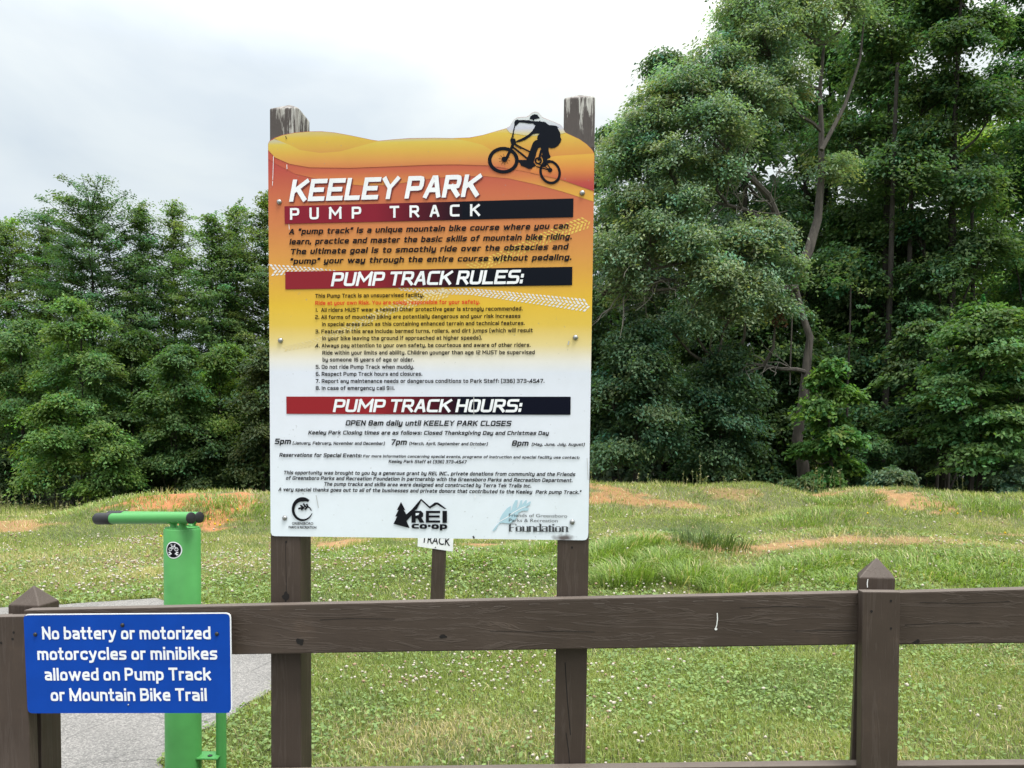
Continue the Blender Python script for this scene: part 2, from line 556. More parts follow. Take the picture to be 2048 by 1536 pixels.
def terrain(x, y):
    x = np.asarray(x, float); y = np.asarray(y, float)
    z = bumps(x, y) * sstep(3.0, 6.0, y)
    # near bank on the right, with a worn lip
    ridge = 9.4 + 0.35 * np.sin(0.6 * x) + 0.04 * x
    dA = y - ridge
    hA = np.where(dA < 0, np.exp(-(dA / 1.9) ** 2), np.exp(-(dA / 0.7) ** 2))
    z = z + 0.36 * sstep(0.2, 1.8, x) * hA * (1 + 0.12 * np.sin(1.7 * x + 0.5))
    # low roller in the middle
    z = z + 0.17 * np.exp(-((x + 0.55) / 0.9) ** 2 - ((y - 8.4) / 0.9) ** 2)
    z = z + 0.1 * np.exp(-((x - 0.4) / 0.6) ** 2 - ((y - 9.6) / 0.7) ** 2)
    # far berm on the right
    hB = 0.64 + 0.05 * np.sin(0.9 * x + 1.0) - 0.24 * np.exp(-((x - 6.9) / 0.7) ** 2) + 0.02 * np.sin(2.3 * x)
    rB = 17.0 + 0.8 * np.sin(0.35 * x)
    z = z + hB * sstep(-1.5, 1.4, x) * np.exp(-((y - rB) / 2.1) ** 2)
    # second roller in front of it
    z = z + 0.3 * np.exp(-((x - 6.2) / 1.5) ** 2 - ((y - 14.0) / 0.9) ** 2)
    z = z + 0.22 * np.exp(-((x - 2.6) / 1.3) ** 2 - ((y - 13.2) / 0.8) ** 2)
    # mound on the left
    ux = (x + 6.6) / 2.35
    z = z + 0.74 * np.exp(-np.abs(ux) ** 2.6) * np.exp(-((y - 15.0) / 1.9) ** 2)
    z = z + 0.34 * np.exp(-((x + 3.9) / 1.6) ** 2 - ((y - 15.5) / 1.9) ** 2)
    z = z + 0.2 * np.exp(-((x + 9.5) / 1.2) ** 2 - ((y - 13.0) / 1.0) ** 2)
    z = z - 0.28 * sstep(9, 14.5, y) * sstep(0.0, -5.0, x) - 1.0 * sstep(15.5, 31, y) * sstep(1.0, -6.0, x)
    return z


def terr_at(px, py):
    d = ray(px, py)
    d = d / d[1]
    ys = np.linspace(2.5, 60, 6000)
    P = O0[None, :] + d[None, :] * ys[:, None]
    h = P[:, 2] - terrain(P[:, 0], P[:, 1])
    i = np.argmax(h < 0)
    if h[i] >= 0: i = len(ys) - 1
    return P[i]


# bare clay patches: photo pixel, half-length across, half-length in depth, strength, redness
_patches = [(340, 998, 1.0, 0.7, 1.2, 1.0), (290, 999, .6, .5, 1.0, 1.0), (440, 1022, 0.45, 1.3, 1.2, 0.9), (415, 1008, .5, .6, 1.1, .95),
            (15, 1050, 0.75, 0.8, .8, 0.55), (66, 1037, 0.25, 0.3, 0.9, 0.8),
            (690, 1086, 0.4, 0.8, 1.0, 0.4), (970, 1090, 0.5, 0.5, 1.0, 0.4), (860, 1075, 2.2, 1.0, .6, .4),
            (1225, 979, 0.8, 0.5, .7, 0.8), (1280, 1003, 0.8, 0.4, .7, 0.8), (1370, 1012, 0.5, 0.3, .65, 0.7), (1195, 1000, .35, .5, .8, .8),
            (1460, 985, .8, .5, .45, .6),
            (1625, 990, 0.6, 0.8, 0.95, 0.45), (1800, 993, 0.45, 1.0, 0.95, 0.4), (1850, 1008, .5, .7, .9, .4), (1830, 1000, .4, .6, .9, .4),
            (1290, 1075, 0.4, 0.3, 0.8, 0.5), (1380, 1092, 0.4, 0.28, 0.8, 0.5), (1480, 1095, .5, .25, .9, .45), (1560, 1092, .5, .25, .8, .4), (1640, 1082, 0.7, 0.25, 0.85, 0.35),
            (1330, 1078, .4, .3, .6, .5), (2020, 1070, 0.4, 0.2, 0.8, 0.5), (1740, 1080, .8, .2, .6, .4), (1860, 1078, .6, .16, .5, .4),
            (1490, 1105, .35, .22, .55, .5), (1340, 1150, .2, .2, .35, .4)]
PATCH = []
for px, py, rx, ry, s, red in _patches:
    c = terr_at(px, py)
    PATCH.append((c[0], c[1], rx, ry, s, red))


def wob(x, y, k=1.0, ph=0.0):
    return (np.sin(3.1 * k * x + 1.3 * y * k + ph) + np.sin(-1.7 * k * x + 4.2 * k * y + 2 + ph) + np.sin(6.3 * k * x - 3.9 * k * y + 1 + ph) * 0.7
            + np.sin(9.1 * k * x + 8.3 * k * y + ph) * 0.5) / 3.2


def dirt(x, y):
    m = np.zeros_like(x); r = np.zeros_like(x)
    for cx, cy, rx, ry, s, red in PATCH:
        q = np.sqrt(((x - cx) / rx) ** 2 + ((y - cy) / ry) ** 2) + 0.45 * wob(x, y, 1.2, cx) + 0.45 * wob(x, y, 3.1, cy)
        v = s * sstep(1.12, 0.62, q)
        r = np.where(v > m, red, r)
        m = np.maximum(m, v)
    return m, r


def dryness(x, y):
    """straw-coloured turf"""
    a = sstep(0.15, 0.95, wob(x, y, 0.42, 0.7) * 0.6 + wob(x, y, 1.3, 4.0) * 0.35 + 0.25)
    b = np.exp(-((x + 0.35) / .8) ** 2 - ((y - 3.75) / 0.3) ** 2) * 0.75 + np.exp(-((x - 1.5) / .6) ** 2 - ((y - 3.5) / .25) ** 2) * .5
    lip = sstep(0.4, 1.6, x) * np.exp(-((y - 9.5) / 0.5) ** 2) * 0.8 * (0.6 + 0.4 * wob(x, y, .8, 2))
    band = sstep(-2.6, -3.6, x) * np.exp(-((y - 9.0) / 1.6) ** 2) * 0.75
    far = 0.35 * sstep(10.5, 16, y)
    return np.clip(0.36 * a + 0.6 * b + lip + 0.75 * band + 0.5 * far, 0, 1)


PATH_PX = [(316, 1532), (404, 1465), (454, 1442), (541, 1383), (585, 1335), (560, 1280), (470, 1232), (380, 1212), (332, 1205), (309, 1198.5),
           (122, 1211), (-60, 1222)]


def ground_px(px, py, z=0.0):
    d = ray(px, py)
    t = (z - CAM_H) / d[2]
    return O0 + d * t


PATH_XY = [(-0.75, -3.0), (-0.85, 2.2), (-1.1, 2.75)] + [tuple(ground_px(*p)[:2]) for p in PATH_PX] + [(-9.0, 7.2), (-14.0, 7.9), (-14.0, -3.0)]


def inside(poly, x, y):
    r = np.zeros(x.shape, bool)
    n = len(poly)
    for i in range(n):
        x1, y1 = poly[i]; x2, y2 = poly[(i + 1) % n]
        c = ((y1 > y) != (y2 > y))
        with np.errstate(divide='ignore', invalid='ignore'):
            xi = (x2 - x1) * (y - y1) / (y2 - y1 + 1e-12) + x1
        r ^= c & (x < xi)
    return r


def flatten_path(x, y, z):
    # keep the turf level where the path is laid
    q = sstep(-0.3, -1.6, x) * sstep(8.3, 7.0, y)
    return z * (1 - q)


_terrain0 = terrain


def terrain(x, y):
    x = np.asarray(x, float); y = np.asarray(y, float)
    return flatten_path(x, y, _terrain0(x, y))


def build_ground():
    def graded(a, b, fine, far, g=1.12):
        c = list(np.arange(a, b + 1e-6, fine))
        s = fine
        while c[-1] < far:
            s *= g; c.append(c[-1] + s)
        return np.array(c)
    xs = graded(0, 11, 0.11, 260)
    xs = np.concatenate([-xs[:0:-1], xs])
    ys = graded(2.5, 22, 0.11, 420)
    ys = np.concatenate([[-60, -20, -8, -3, 0, 1.2, 2.0], ys])
    X, Y = np.meshgrid(xs, ys)
    Z = terrain(X, Y)
    nx, ny = len(xs), len(ys)
    V = np.stack([X.ravel(), Y.ravel(), Z.ravel()], 1)
    i = (np.arange(ny - 1)[:, None] * nx + np.arange(nx - 1)[None, :]).ravel()
    F = np.stack([i, i + 1, i + nx + 1, i + nx], 1)
    x, y = V[:, 0], V[:, 1]
    dm, red = dirt(x, y)
    dry = dryness(x, y)
    g1 = np.array([0.085, 0.105, 0.035]); g2 = np.array([0.28, 0.235, 0.12])
    base = g1 + (g2 - g1) * dry[:, None]
    c1 = np.array([0.40, 0.255, 0.12]); c2 = np.array([0.37, 0.165, 0.06])
    clay = c1 + (c2 - c1) * red[:, None]
    k = dm[:, None]
    C = base * (1 - k) + clay * k
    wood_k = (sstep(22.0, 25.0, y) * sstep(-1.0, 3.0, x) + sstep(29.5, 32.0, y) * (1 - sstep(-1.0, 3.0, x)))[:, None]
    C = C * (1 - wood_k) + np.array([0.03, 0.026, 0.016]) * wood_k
    m, t, b, L = mat('turf_and_clay')
    at = N(t, 'ShaderNodeVertexColor', layer_name='Col')
    tc = N(t, 'ShaderNodeTexCoord')
    n1 = N(t, 'ShaderNodeTexNoise', i_Scale=9.0, i_Detail=8.0, i_Roughness=0.7); L(tc.outputs['Object'], n1.inputs['Vector'])
    rp = ramp(t, [(0.3, 0.7), (0.7, 1.2)]); L(n1.outputs['Fac'], rp.inputs[0])
    mx = N(t, 'ShaderNodeMix', data_type='RGBA', blend_type='MULTIPLY'); mx.inputs[0].default_value = 1
    L(at.outputs[0], mx.inputs[6]); L(rp.outputs[0], mx.inputs[7]); L(mx.outputs[2], b.inputs['Base Color'])
    b.inputs['Roughness'].default_value = 0.95
    n2 = N(t, 'ShaderNodeTexNoise', i_Scale=28.0, i_Detail=8.0, i_Roughness=0.75); L(tc.outputs['Object'], n2.inputs['Vector'])
    bp = N(t, 'ShaderNodeBump', i_Strength=0.9, i_Distance=0.04); L(n2.outputs['Fac'], bp.inputs['Height']); L(bp.outputs[0], b.inputs['Normal'])
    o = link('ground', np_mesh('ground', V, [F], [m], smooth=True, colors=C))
    tag(o, 'rolling turf with bare orange clay patches', None, None, 'structure')


build_ground()


def build_path():
    m, t, b, L = mat('worn_asphalt')
    tc = N(t, 'ShaderNodeTexCoord')
    vo = N(t, 'ShaderNodeTexVoronoi', i_Scale=150.0); L(tc.outputs['Object'], vo.inputs['Vector'])
    ag = ramp(t, [(0.0, (0.11, 0.106, 0.103)), (0.5, (0.20, 0.193, 0.187)), (1.0, (0.34, 0.325, 0.31))])
    L(vo.outputs['Color'], ag.inputs[0])
    n1 = N(t, 'ShaderNodeTexNoise', i_Scale=1.6, i_Detail=6.0, i_Roughness=0.65); L(tc.outputs['Object'], n1.inputs['Vector'])
    rp = ramp(t, [(0.3, (0.8, 0.79, 0.77)), (0.7, (1.08, 1.06, 1.03))]); L(n1.outputs['Fac'], rp.inputs[0])
    mx = N(t, 'ShaderNodeMix', data_type='RGBA', blend_type='MULTIPLY'); mx.inputs[0].default_value = 1
    L(ag.outputs[0], mx.inputs[6]); L(rp.outputs[0], mx.inputs[7])
    # hairline cracks
    n3 = N(t, 'ShaderNodeTexNoise', i_Scale=2.2, i_Detail=3.0); L(tc.outputs['Object'], n3.inputs['Vector'])
    ad = N(t, 'ShaderNodeMix', data_type='RGBA'); ad.inputs[0].default_value = 0.22
    L(tc.outputs['Object'], ad.inputs[6]); L(n3.outputs['Color'], ad.inputs[7])
    v2 = N(t, 'ShaderNodeTexVoronoi', feature='DISTANCE_TO_EDGE', i_Scale=2.6); L(ad.outputs[2], v2.inputs['Vector'])
    cr = ramp(t, [(0.0, 0.45), (0.012, 1.0)]); L(v2.outputs['Distance'], cr.inputs[0])
    m2 = N(t, 'ShaderNodeMix', data_type='RGBA', blend_type='MULTIPLY'); m2.inputs[0].default_value = 0.75
    L(mx.outputs[2], m2.inputs[6]); L(cr.outputs[0], m2.inputs[7])
    L(m2.outputs[2], b.inputs['Base Color'])
    b.inputs['Roughness'].default_value = 0.9
    bp = N(t, 'ShaderNodeBump', i_Strength=0.5, i_Distance=0.006); L(vo.outputs['Distance'], bp.inputs['Height']); L(bp.outputs[0], b.inputs['Normal'])
    # ragged edge, laid 12 mm above the soil
    pts = []
    r = random.Random(3)
    n = len(PATH_XY)
    for i in range(n):
        a = np.array(PATH_XY[i]); c = np.array(PATH_XY[(i + 1) % n])
        k = max(1, int(np.linalg.norm(c - a) / 0.12)) if i < 15 else 1
        for j in range(k):
            p = a + (c - a) * j / k
            if k > 1: p = p + np.array([r.uniform(-.025, .025), r.uniform(-.025, .025)])
            pts.append(Vector((p[0], p[1], 0.012)))
    bm = bmesh.new()
    top = [bm.verts.new(p) for p in pts]
    low = [bm.verts.new(p + Vector((0, 0, -0.06))) for p in pts]
    for tri in geometry.tessellate_polygon([pts]):
        bm.faces.new([top[k] for k in tri])
    for k in range(len(pts)):
        k2 = (k + 1) % len(pts)
        bm.faces.new([top[k], low[k], low[k2], top[k2]])
    bmesh.ops.recalc_face_normals(bm, faces=bm.faces)
    me = bpy.data.meshes.new('path'); bm.to_mesh(me); bm.free()
    me.materials.append(m)
    o = link('path', me)
    tag(o, 'pale grey asphalt path edged by clover', None, None, 'structure')


build_path()

# ================================================================== LETTERING
# stroke alphabet: centre lines on a 10-unit cap height; points ending in ! keep sharp corners
GL = {
 'A': '0,0 2.5,10! 3.5,10! 6,0|1.1,3.2 4.9,3.2', 'B': '0,0! 0,10! 5.7,10 5.7,5.2 0,5.2!|4.5,5.2 6,5.2 6,0 0,0!', 'C': '6,10 0,10 0,0 6,0',
 'D': '0,0! 0,10! 6,10 6,0 0,0!', 'E': '6,10 0,10! 0,0! 6,0|0,5.1 5,5.1', 'F': '6,10 0,10! 0,0|0,5 5,5', 'G': '6,10 0,10 0,0 6,0 6,5! 3.2,5',
 'H': '0,0 0,10|6,0 6,10|0,5.1 6,5.1', 'I': '0,0 0,10', 'J': '5,10 5,0 0,0 0,2.5', 'K': '0,0 0,10|6,10 0.9,5.0|2.2,5.9 6.2,0', 'L': '0,10 0,0! 5.4,0',
 'M': '0,0 0.2,10! 4.3,3.4! 8.4,10! 8.6,0', 'N': '0,0 0,10! 6,0! 6,10', 'O': '3,0 0,0 0,10 6,10 6,0 3,0', 'P': '0,0 0,10! 6,10 6,4.3 0,4.3', 'Q': '3,0 0,0 0,10 6,10 6,0 3,0|3.6,2.4 6.4,-1',
 'R': '0,0 0,10! 5.9,10 5.9,4.7 0,4.7|3,4.7 6.2,0', 'S': '6,10 0,10 0,5.2 6,5.2 6,0 0,0', 'T': '0,10 6,10|3,10 3,0', 'U': '0,10 0,0 6,0 6,10', 'V': '0,10 3,0! 6,10',
 'W': '0,10 2.2,0! 4.8,9.5! 7.4,0! 9.6,10', 'X': '0,0 6,10|0,10 6,0', 'Y': '0,10 3,5! 6,10|3,5 3,0', 'Z': '0,10 6,10! 0,0! 6,0',
 'a': '0.4,7.2 4.6,7.2 4.6,0! 0,0 0,3.9 4.6,3.9', 'b': '0,10.6 0,0! 4.6,0 4.6,7.2 0,7.2', 'c': '4.4,7.2 0,7.2 0,0 4.4,0', 'd': '4.6,10.6 4.6,0! 0,0 0,7.2 4.6,7.2',
 'e': '4.5,0 0,0 0,7.2 4.6,7.2 4.6,3.5! 0,3.5', 'f': '3.2,10.6 1.1,10.6 1.1,0|0,7.2 3,7.2', 'g': '4.6,0 0,0 0,7.2 4.6,7.2! 4.6,-3 0.3,-3', 'h': '0,10.6 0,0|0,7.2 4.6,7.2 4.6,0',
 'i': '0,7.2 0,0|0,9.7 0,10.8', 'j': '1,7.2 1,-3 -0.4,-3|1,9.7 1,10.8', 'k': '0,10.6 0,0|4.4,7.2 0.7,3.8|1.7,4.6 4.6,0', 'l': '0,10.6 0,0',
 'm': '0,0 0,7.2! 8.2,7.2 8.2,0|4.1,7.2 4.1,0', 'n': '0,0 0,7.2! 4.6,7.2 4.6,0', 'o': '2.3,0 0,0 0,7.2 4.6,7.2 4.6,0 2.3,0', 'p': '0,-3 0,7.2! 4.6,7.2 4.6,0 0,0', 'q': '4.6,-3 4.6,7.2! 0,7.2 0,0 4.6,0',
 'r': '0,0 0,7.2! 3,7.2', 's': '4.4,7.2 0,7.2 0,3.6 4.4,3.6 4.4,0 0,0', 't': '1,9.6 1,0 3.2,0|0,7.2 3.1,7.2', 'u': '0,7.2 0,0 4.6,0 4.6,7.2', 'v': '0,7.2 2.2,0! 4.4,7.2',
 'w': '0,7.2 2,0! 4.2,6.8! 6.4,0! 8.4,7.2', 'x': '0,0 4.4,7.2|0,7.2 4.4,0', 'y': '0,7.2 0,0 4.6,0|4.6,7.2 4.6,-3 0.3,-3', 'z': '0,7.2 4.4,7.2! 0,0! 4.4,0',
 '0': '3,0 0,0 0,10 6,10 6,0 3,0', '1': '0,9 1.6,10! 1.6,0', '2': '0,10 5.4,10 5.4,5.2 0,5.2 0,0! 5.4,0', '3': '0,10 5.4,10 5.4,0 0,0|1,5.2 5.4,5.2', '4': '4.4,0 4.4,10! 0,2.8! 6,2.8',
 '5': '5.4,10 0,10! 0,5.6! 5.4,5.6 5.4,0 0,0', '6': '5.2,10 0,10 0,0 5.6,0 5.6,5.4 0,5.4', '7': '0,10 5.4,10! 1.8,0', '8': '3,0 0,0 0,10 5.6,10 5.6,0 3,0|0,5.2 5.6,5.2', '9': '5.6,4.6 0,4.6 0,10 5.6,10 5.6,0 0.4,0',
 '.': '0,0 0,0.9', ',': '0,0.9 -0.5,-1.6', ':': '0,0.4 0,1.4|0,5.4 0,6.4', ';': '0,0.9 -0.5,-1.6|0,5.4 0,6.4', '"': '0,10.6 -0.2,7.8|2,10.6 1.8,7.8', '(': '1.8,11 0,11 0,-1.6 1.8,-1.6', ')': '0,11 1.8,11 1.8,-1.6 0,-1.6',
 '-': '0,4 3,4', '!': '0,10 0,3.2|0,0 0,0.9', "'": '0,10.6 0,8', '&': '6,0 0.8,7.4 0.8,10 4,10 4,7 0,3.4 0,0 4,0 6,3.6', '*': '0,10.6 0,8', '·': '0,4.2 0,5.4',
}


# plain grotesque forms for the blue notice, drawn with the same pen
GROT = {
 'a': '0.1,6.6 4.3,6.6 4.3,0!|4.3,3.7 0,3.5 0,0 4.3,0.2', 'b': '0,10 0,0!|0,0.3! 0.2,0 4.5,0 4.5,6.6 0.2,6.6 0,6.9', 'c': '4.4,5.7 4.2,6.6 0,6.6 0,0 4.2,0 4.4,0.9', 'd': '4.5,10 4.5,0!|4.5,0.3! 4.3,0 0,0 0,6.6 4.3,6.6 4.5,6.9',
 'e': '4.2,0.1 0,0 0,6.6 4.4,6.6 4.4,3.4! 0.2,3.4', 'i': '0,6.6 0,0|0,9.95 0,10', 'k': '0,10 0,0|4.2,6.6 0.5,3.4|1.6,4.5 4.4,0', 'l': '0,10 0,0', 'm': '0,0 0,6.6!|0,5.6! 0.3,6.6 3.7,6.6 3.7,0|3.7,5.6! 4,6.6 7.4,6.6 7.4,0',
 'n': '0,0 0,6.6!|0,5.6! 0.3,6.6 4.4,6.6 4.4,0', 'o': '2.25,0 0,0 0,6.6 4.5,6.6 4.5,0 2.25,0', 'p': '0,-3 0,6.6!|0,6.9! 0.2,6.6 4.5,6.6 4.5,0 0.2,0 0,0.3', 'r': '0,0 0,6.6!|0,5.2! 0.3,6.6 2.5,6.6', 's': '4.1,6.6 0,6.6 0,3.5 4.2,3.1 4.2,0 0,0',
 't': '0.9,9.6 0.9,0 2.6,0|-0.4,6.6 2.4,6.6', 'u': '0,6.6 0,0 4.2,0 4.4,1.6!|4.4,6.6 4.4,0!', 'w': '0,6.6 2,0! 4.1,6.4! 6.2,0! 8.2,6.6', 'y': '0,6.6 2.3,0.2!|4.6,6.6 1.7,-2.8 0,-2.8', 'z': '0,6.6 4,6.6! 0,0! 4,0',
 'N': '0,0 0,10! 5.4,0! 5.4,10', 'P': '0,0 0,10! 5.2,10 5.2,4.3 0,4.3', 'T': '0,10 5.4,10|2.7,10 2.7,0', 'M': '0,0 0,10! 3.9,1! 7.8,10! 7.8,0', 'B': '0,0! 0,10! 5,10 5,5.2 0,5.2!|4.2,5.2 5.4,5.2 5.4,0 0,0!'}


def rounded(pts, sharp, r):
    out = [pts[0]]
    n = len(pts)
    closed = n > 3 and np.allclose(pts[0], pts[-1])
    for i in range(1, n - 1):
        a, p, b = np.array(pts[i - 1]), np.array(pts[i]), np.array(pts[i + 1])
        if sharp[i]:
            out.append(p); continue
        la, lb = np.linalg.norm(a - p), np.linalg.norm(b - p)
        q = min(r, la * 0.49, lb * 0.49)
        A = p + (a - p) / la * q; B = p + (b - p) / lb * q
        out += [A, p * 0.5 + (A + B) * 0.25, B]
    out.append(pts[-1])
    return [np.array(p, float) for p in out]


def strip(pts, w, ext=0.0):
    """mitred ribbon along a polyline -> list of quads"""
    n = len(pts)
    closed = n > 3 and np.linalg.norm(pts[0] - pts[-1]) < 1e-6
    L_, R_ = [], []
    for i in range(n):
        if closed:
            a = pts[i - 1] if i > 0 else pts[-2]
            b = pts[i + 1] if i < n - 1 else pts[1]
        else:
            a = pts[max(i - 1, 0)]; b = pts[min(i + 1, n - 1)]
        p = pts[i]
        d1 = p - a; d2 = b - p
        if np.linalg.norm(d1) < 1e-9: d1 = d2
        if np.linalg.norm(d2) < 1e-9: d2 = d1
        d1 = d1 / np.linalg.norm(d1); d2 = d2 / np.linalg.norm(d2)
        t = d1 + d2
        if np.linalg.norm(t) < 1e-6: t = d1
        t = t / np.linalg.norm(t)
        nn = np.array([-t[1], t[0]])
        c = max(0.7, float(np.dot(nn, np.array([-d1[1], d1[0]]))))
        L_.append(p + nn * w / 2 / c); R_.append(p - nn * w / 2 / c)
    return [(L_[i], L_[i + 1], R_[i + 1], R_[i]) for i in range(n - 1)]


_gcache = {}


def glyph(ch, w, r, grot=False):
    key = (ch, w, r, grot)
    if key in _gcache: return _gcache[key]
    polys, maxx, minx = [], 0, 9
    k = (10 - w) / 10.0
    for s, ln in enumerate((GROT if grot else GL)[ch].split('|')):
        pts, sh = [], []
        for tok in ln.split():
            sh.append(tok.endswith('!'))
            x, y = tok.rstrip('!').split(',')
            pts.append(np.array([float(x), w / 2 + float(y) * k]))
        cuts = [0]
        for i in range(1, len(pts) - 1):
            a_, b_ = pts[i - 1] - pts[i], pts[i + 1] - pts[i]
            if sh[i] and np.dot(a_, b_) / (np.linalg.norm(a_) * np.linalg.norm(b_)) > 0.3: cuts.append(i)
        cuts.append(len(pts) - 1)
        for n_, (c0, c1) in enumerate(zip(cuts[:-1], cuts[1:])):
            sub, ssh = pts[c0:c1 + 1], sh[c0:c1 + 1]
            P = rounded(sub, ssh, r)
            # butt ends reach the outer line
            if not (len(P) > 3 and np.linalg.norm(P[0] - P[-1]) < 1e-6):
                for e, f in ((0, 1), (-1, -2)):
                    d = P[e] - P[f]; l = np.linalg.norm(d)
                    P[e] = P[e] + d / l * (w / 2)
                if len(cuts) > 2:      # slanting strokes end level with the line
                    for e, f in ((0, 1), (-1, -2)):
                        d = P[e] - P[f]
                        if abs(d[1]) > 1e-6:
                            y_ = 0.0 if P[e][1] < 3 else max(pts[0][1], pts[-1][1], max(p[1] for p in pts)) + w / 2
                            P[e] = P[e] + d * ((y_ - P[e][1]) / d[1])
            for q in strip(P, w): polys.append((s + n_ * 0.35, q))
        maxx = max(maxx, max(p[0] for p in pts)); minx = min(minx, min(p[0] for p in pts))
    _gcache[key] = (polys, min(0, minx), maxx)
    return _gcache[key]


def techno(mb, text, p0, p1, cap_px, off, m=0, w=1.75, italic=0.2, rad=1.5, gap=1.5, space=3.6, grot=False, dx=0, dy=0):
    """one line of the squared sign lettering between two photo points of its base line"""
    A = on_plane(p0[0] + dx, p0[1] + dy, off); B = on_plane(p1[0] + dx, p1[1] + dy, off)
    e1 = (B - A); ln = np.linalg.norm(e1); e1 = e1 / ln
    e2 = np.cross(e1, N_DIR) * -1
    e2 = e2 if e2[2] > 0 else -e2
    x = 0.0
    out = []
    for ch in text:
        if ch == ' ':
            x += space; continue
        polys, mn, mxx = glyph(ch, w, rad, grot)
        out.append((x + w / 2, polys))
        x += mxx + w + gap
    total = x - gap + (italic * (7 if text[-1].islower() else 1) if italic else 0)
    sc = ln / np.hypot(p1[0] - p0[0], p1[1] - p0[1])
    sx = ln / total
    sy = cap_px * sc / 10.0
    for gx, polys in out:
        for qi, (s, q) in enumerate(polys):
            pts = []
            for p in q:
                X = (gx + p[0]) * sx + italic * p[1] * sy
                pts.append(A + e1 * X + e2 * (p[1] * sy) - N_DIR * (0.00006 * s + 0.000012 * qi))
            mb.face(pts[::-1], m)


def sans(mb, text, p0, p1, cap_px, off, m=0, bold=0.0, plane=None, spacing=1.0):
    """upright sans lettering from Blender's own built-in face"""
    cu = bpy.data.curves.new('t', 'FONT')
    cu.body = text; cu.size = 1.0; cu.offset = bold; cu.space_character = spacing
    cu.fill_mode = 'BOTH'; cu.resolution_u = 3
    ob = bpy.data.objects.new('t', cu)
    COL.objects.link(ob)
    dg = bpy.context.evaluated_depsgraph_get()
    me = bpy.data.meshes.new_from_object(ob.evaluated_get(dg))
    co = np.array([v.co[:] for v in me.vertices])
    fs = [list(p.vertices) for p in me.polygons]
    bpy.data.objects.remove(ob); bpy.data.curves.remove(cu)
    if len(co) == 0: return
    if plane is None:
        A = on_plane(p0[0], p0[1], off); B = on_plane(p1[0], p1[1], off); nd = N_DIR
    else:
        A, B, nd = plane
    e1 = B - A; ln = np.linalg.norm(e1); e1 = e1 / ln
    e2 = np.cross(e1, nd); e2 = e2 if e2[2] > 0 else -e2
    x0, x1 = co[:, 0].min(), co[:, 0].max()
    sx = ln / (x1 - x0)
    sy = cap_px * ln / np.hypot(p1[0] - p0[0], p1[1] - p0[1]) / CAPH
    i = len(mb.v)
    for c in co:
        mb.v.append(tuple(A + e1 * (c[0] - x0) * sx + e2 * c[1] * sy))
    for f in fs:
        mb.f.append([i + k for k in f]); mb.m.append(m)
    bpy.data.meshes.remove(me)


CAPH = 0.729

# ================================================================== FENCE
def quad_prism(mb, px4, off, thick, m=0):
    f = [on_plane(x, y, off) for x, y in px4]
    mb.prism(f, [p + N_DIR * thick for p in f], m)
    return f


def along(a, b, s):
    return a + (b - a) * s


fence_base = on_plane(1760, 1300, 0.06); fence_base[2] = 0.0
fence = empty('wooden_fence', fence_base)
tag(fence, 'brown painted two-rail timber fence with pyramid-topped posts in the foreground', 'fence')

RT = 0.038
_a0, _a1 = on_plane(500, 1210.8), on_plane(1725, 1185.0)
_b0, _b1 = on_plane(500, 1309.0), on_plane(1725, 1289.6)
_uL = -0.46           # left end, under the left batten
_dir = (_a1 - _a0)


def rail_piece(name, ta, tb, c0, c1, d0, d1, marks=None):
    mb = MB()
    f = [along(c0, c1, ta), along(c0, c1, tb), along(d0, d1, tb), along(d0, d1, ta)]
    mb.prism(f, [p + N_DIR * RT for p in f])
    r = mb.build(name, [M['rail'], M['void'], M['dropping']], fence, bevel=0.004)
    return r


def flat_mark(mb, c, pts, off, m):
    mb.poly([on_plane(c[0] + x, c[1] + y, off) for x, y in pts], m)


rail_piece('rail', -0.408, 1.028, _a0, _a1, _b0, _b1)
# continuing section on the right rises a little less
_c0, _c1 = on_plane(1801.6, 1184.6), on_plane(2048, 1178.4)
_d0, _d1 = on_plane(1801.6, 1289.8), on_plane(2048, 1286.7)
rail_piece('rail', -0.14, 6.4, _c0, _c1, _d0, _d1)
_l0, _l1 = on_plane(-400, 1255), on_plane(10, 1232)
_m0, _m1 = on_plane(-400, 1349), on_plane(10, 1330)
rail_piece('rail', -2.2, 1.0, _l0, _l1, _m0, _m1)
# lower rails
_e0, _e1 = on_plane(500, 1546), on_plane(1725, 1530)
dn = np.array([0, 0, -0.14])
rail_piece('rail', -0.408, 1.028, _e0, _e1, _e0 + dn, _e1 + dn)
_f0, _f1 = on_plane(1801, 1531), on_plane(2048, 1529)
rail_piece('rail', -0.14, 6.4, _f0, _f1, _f0 + dn, _f1 + dn)
_g0, _g1 = on_plane(-400, 1575), on_plane(10, 1556)
rail_piece('rail', -2.2, 1.0, _g0, _g1, _g0 + dn, _g1 + dn)


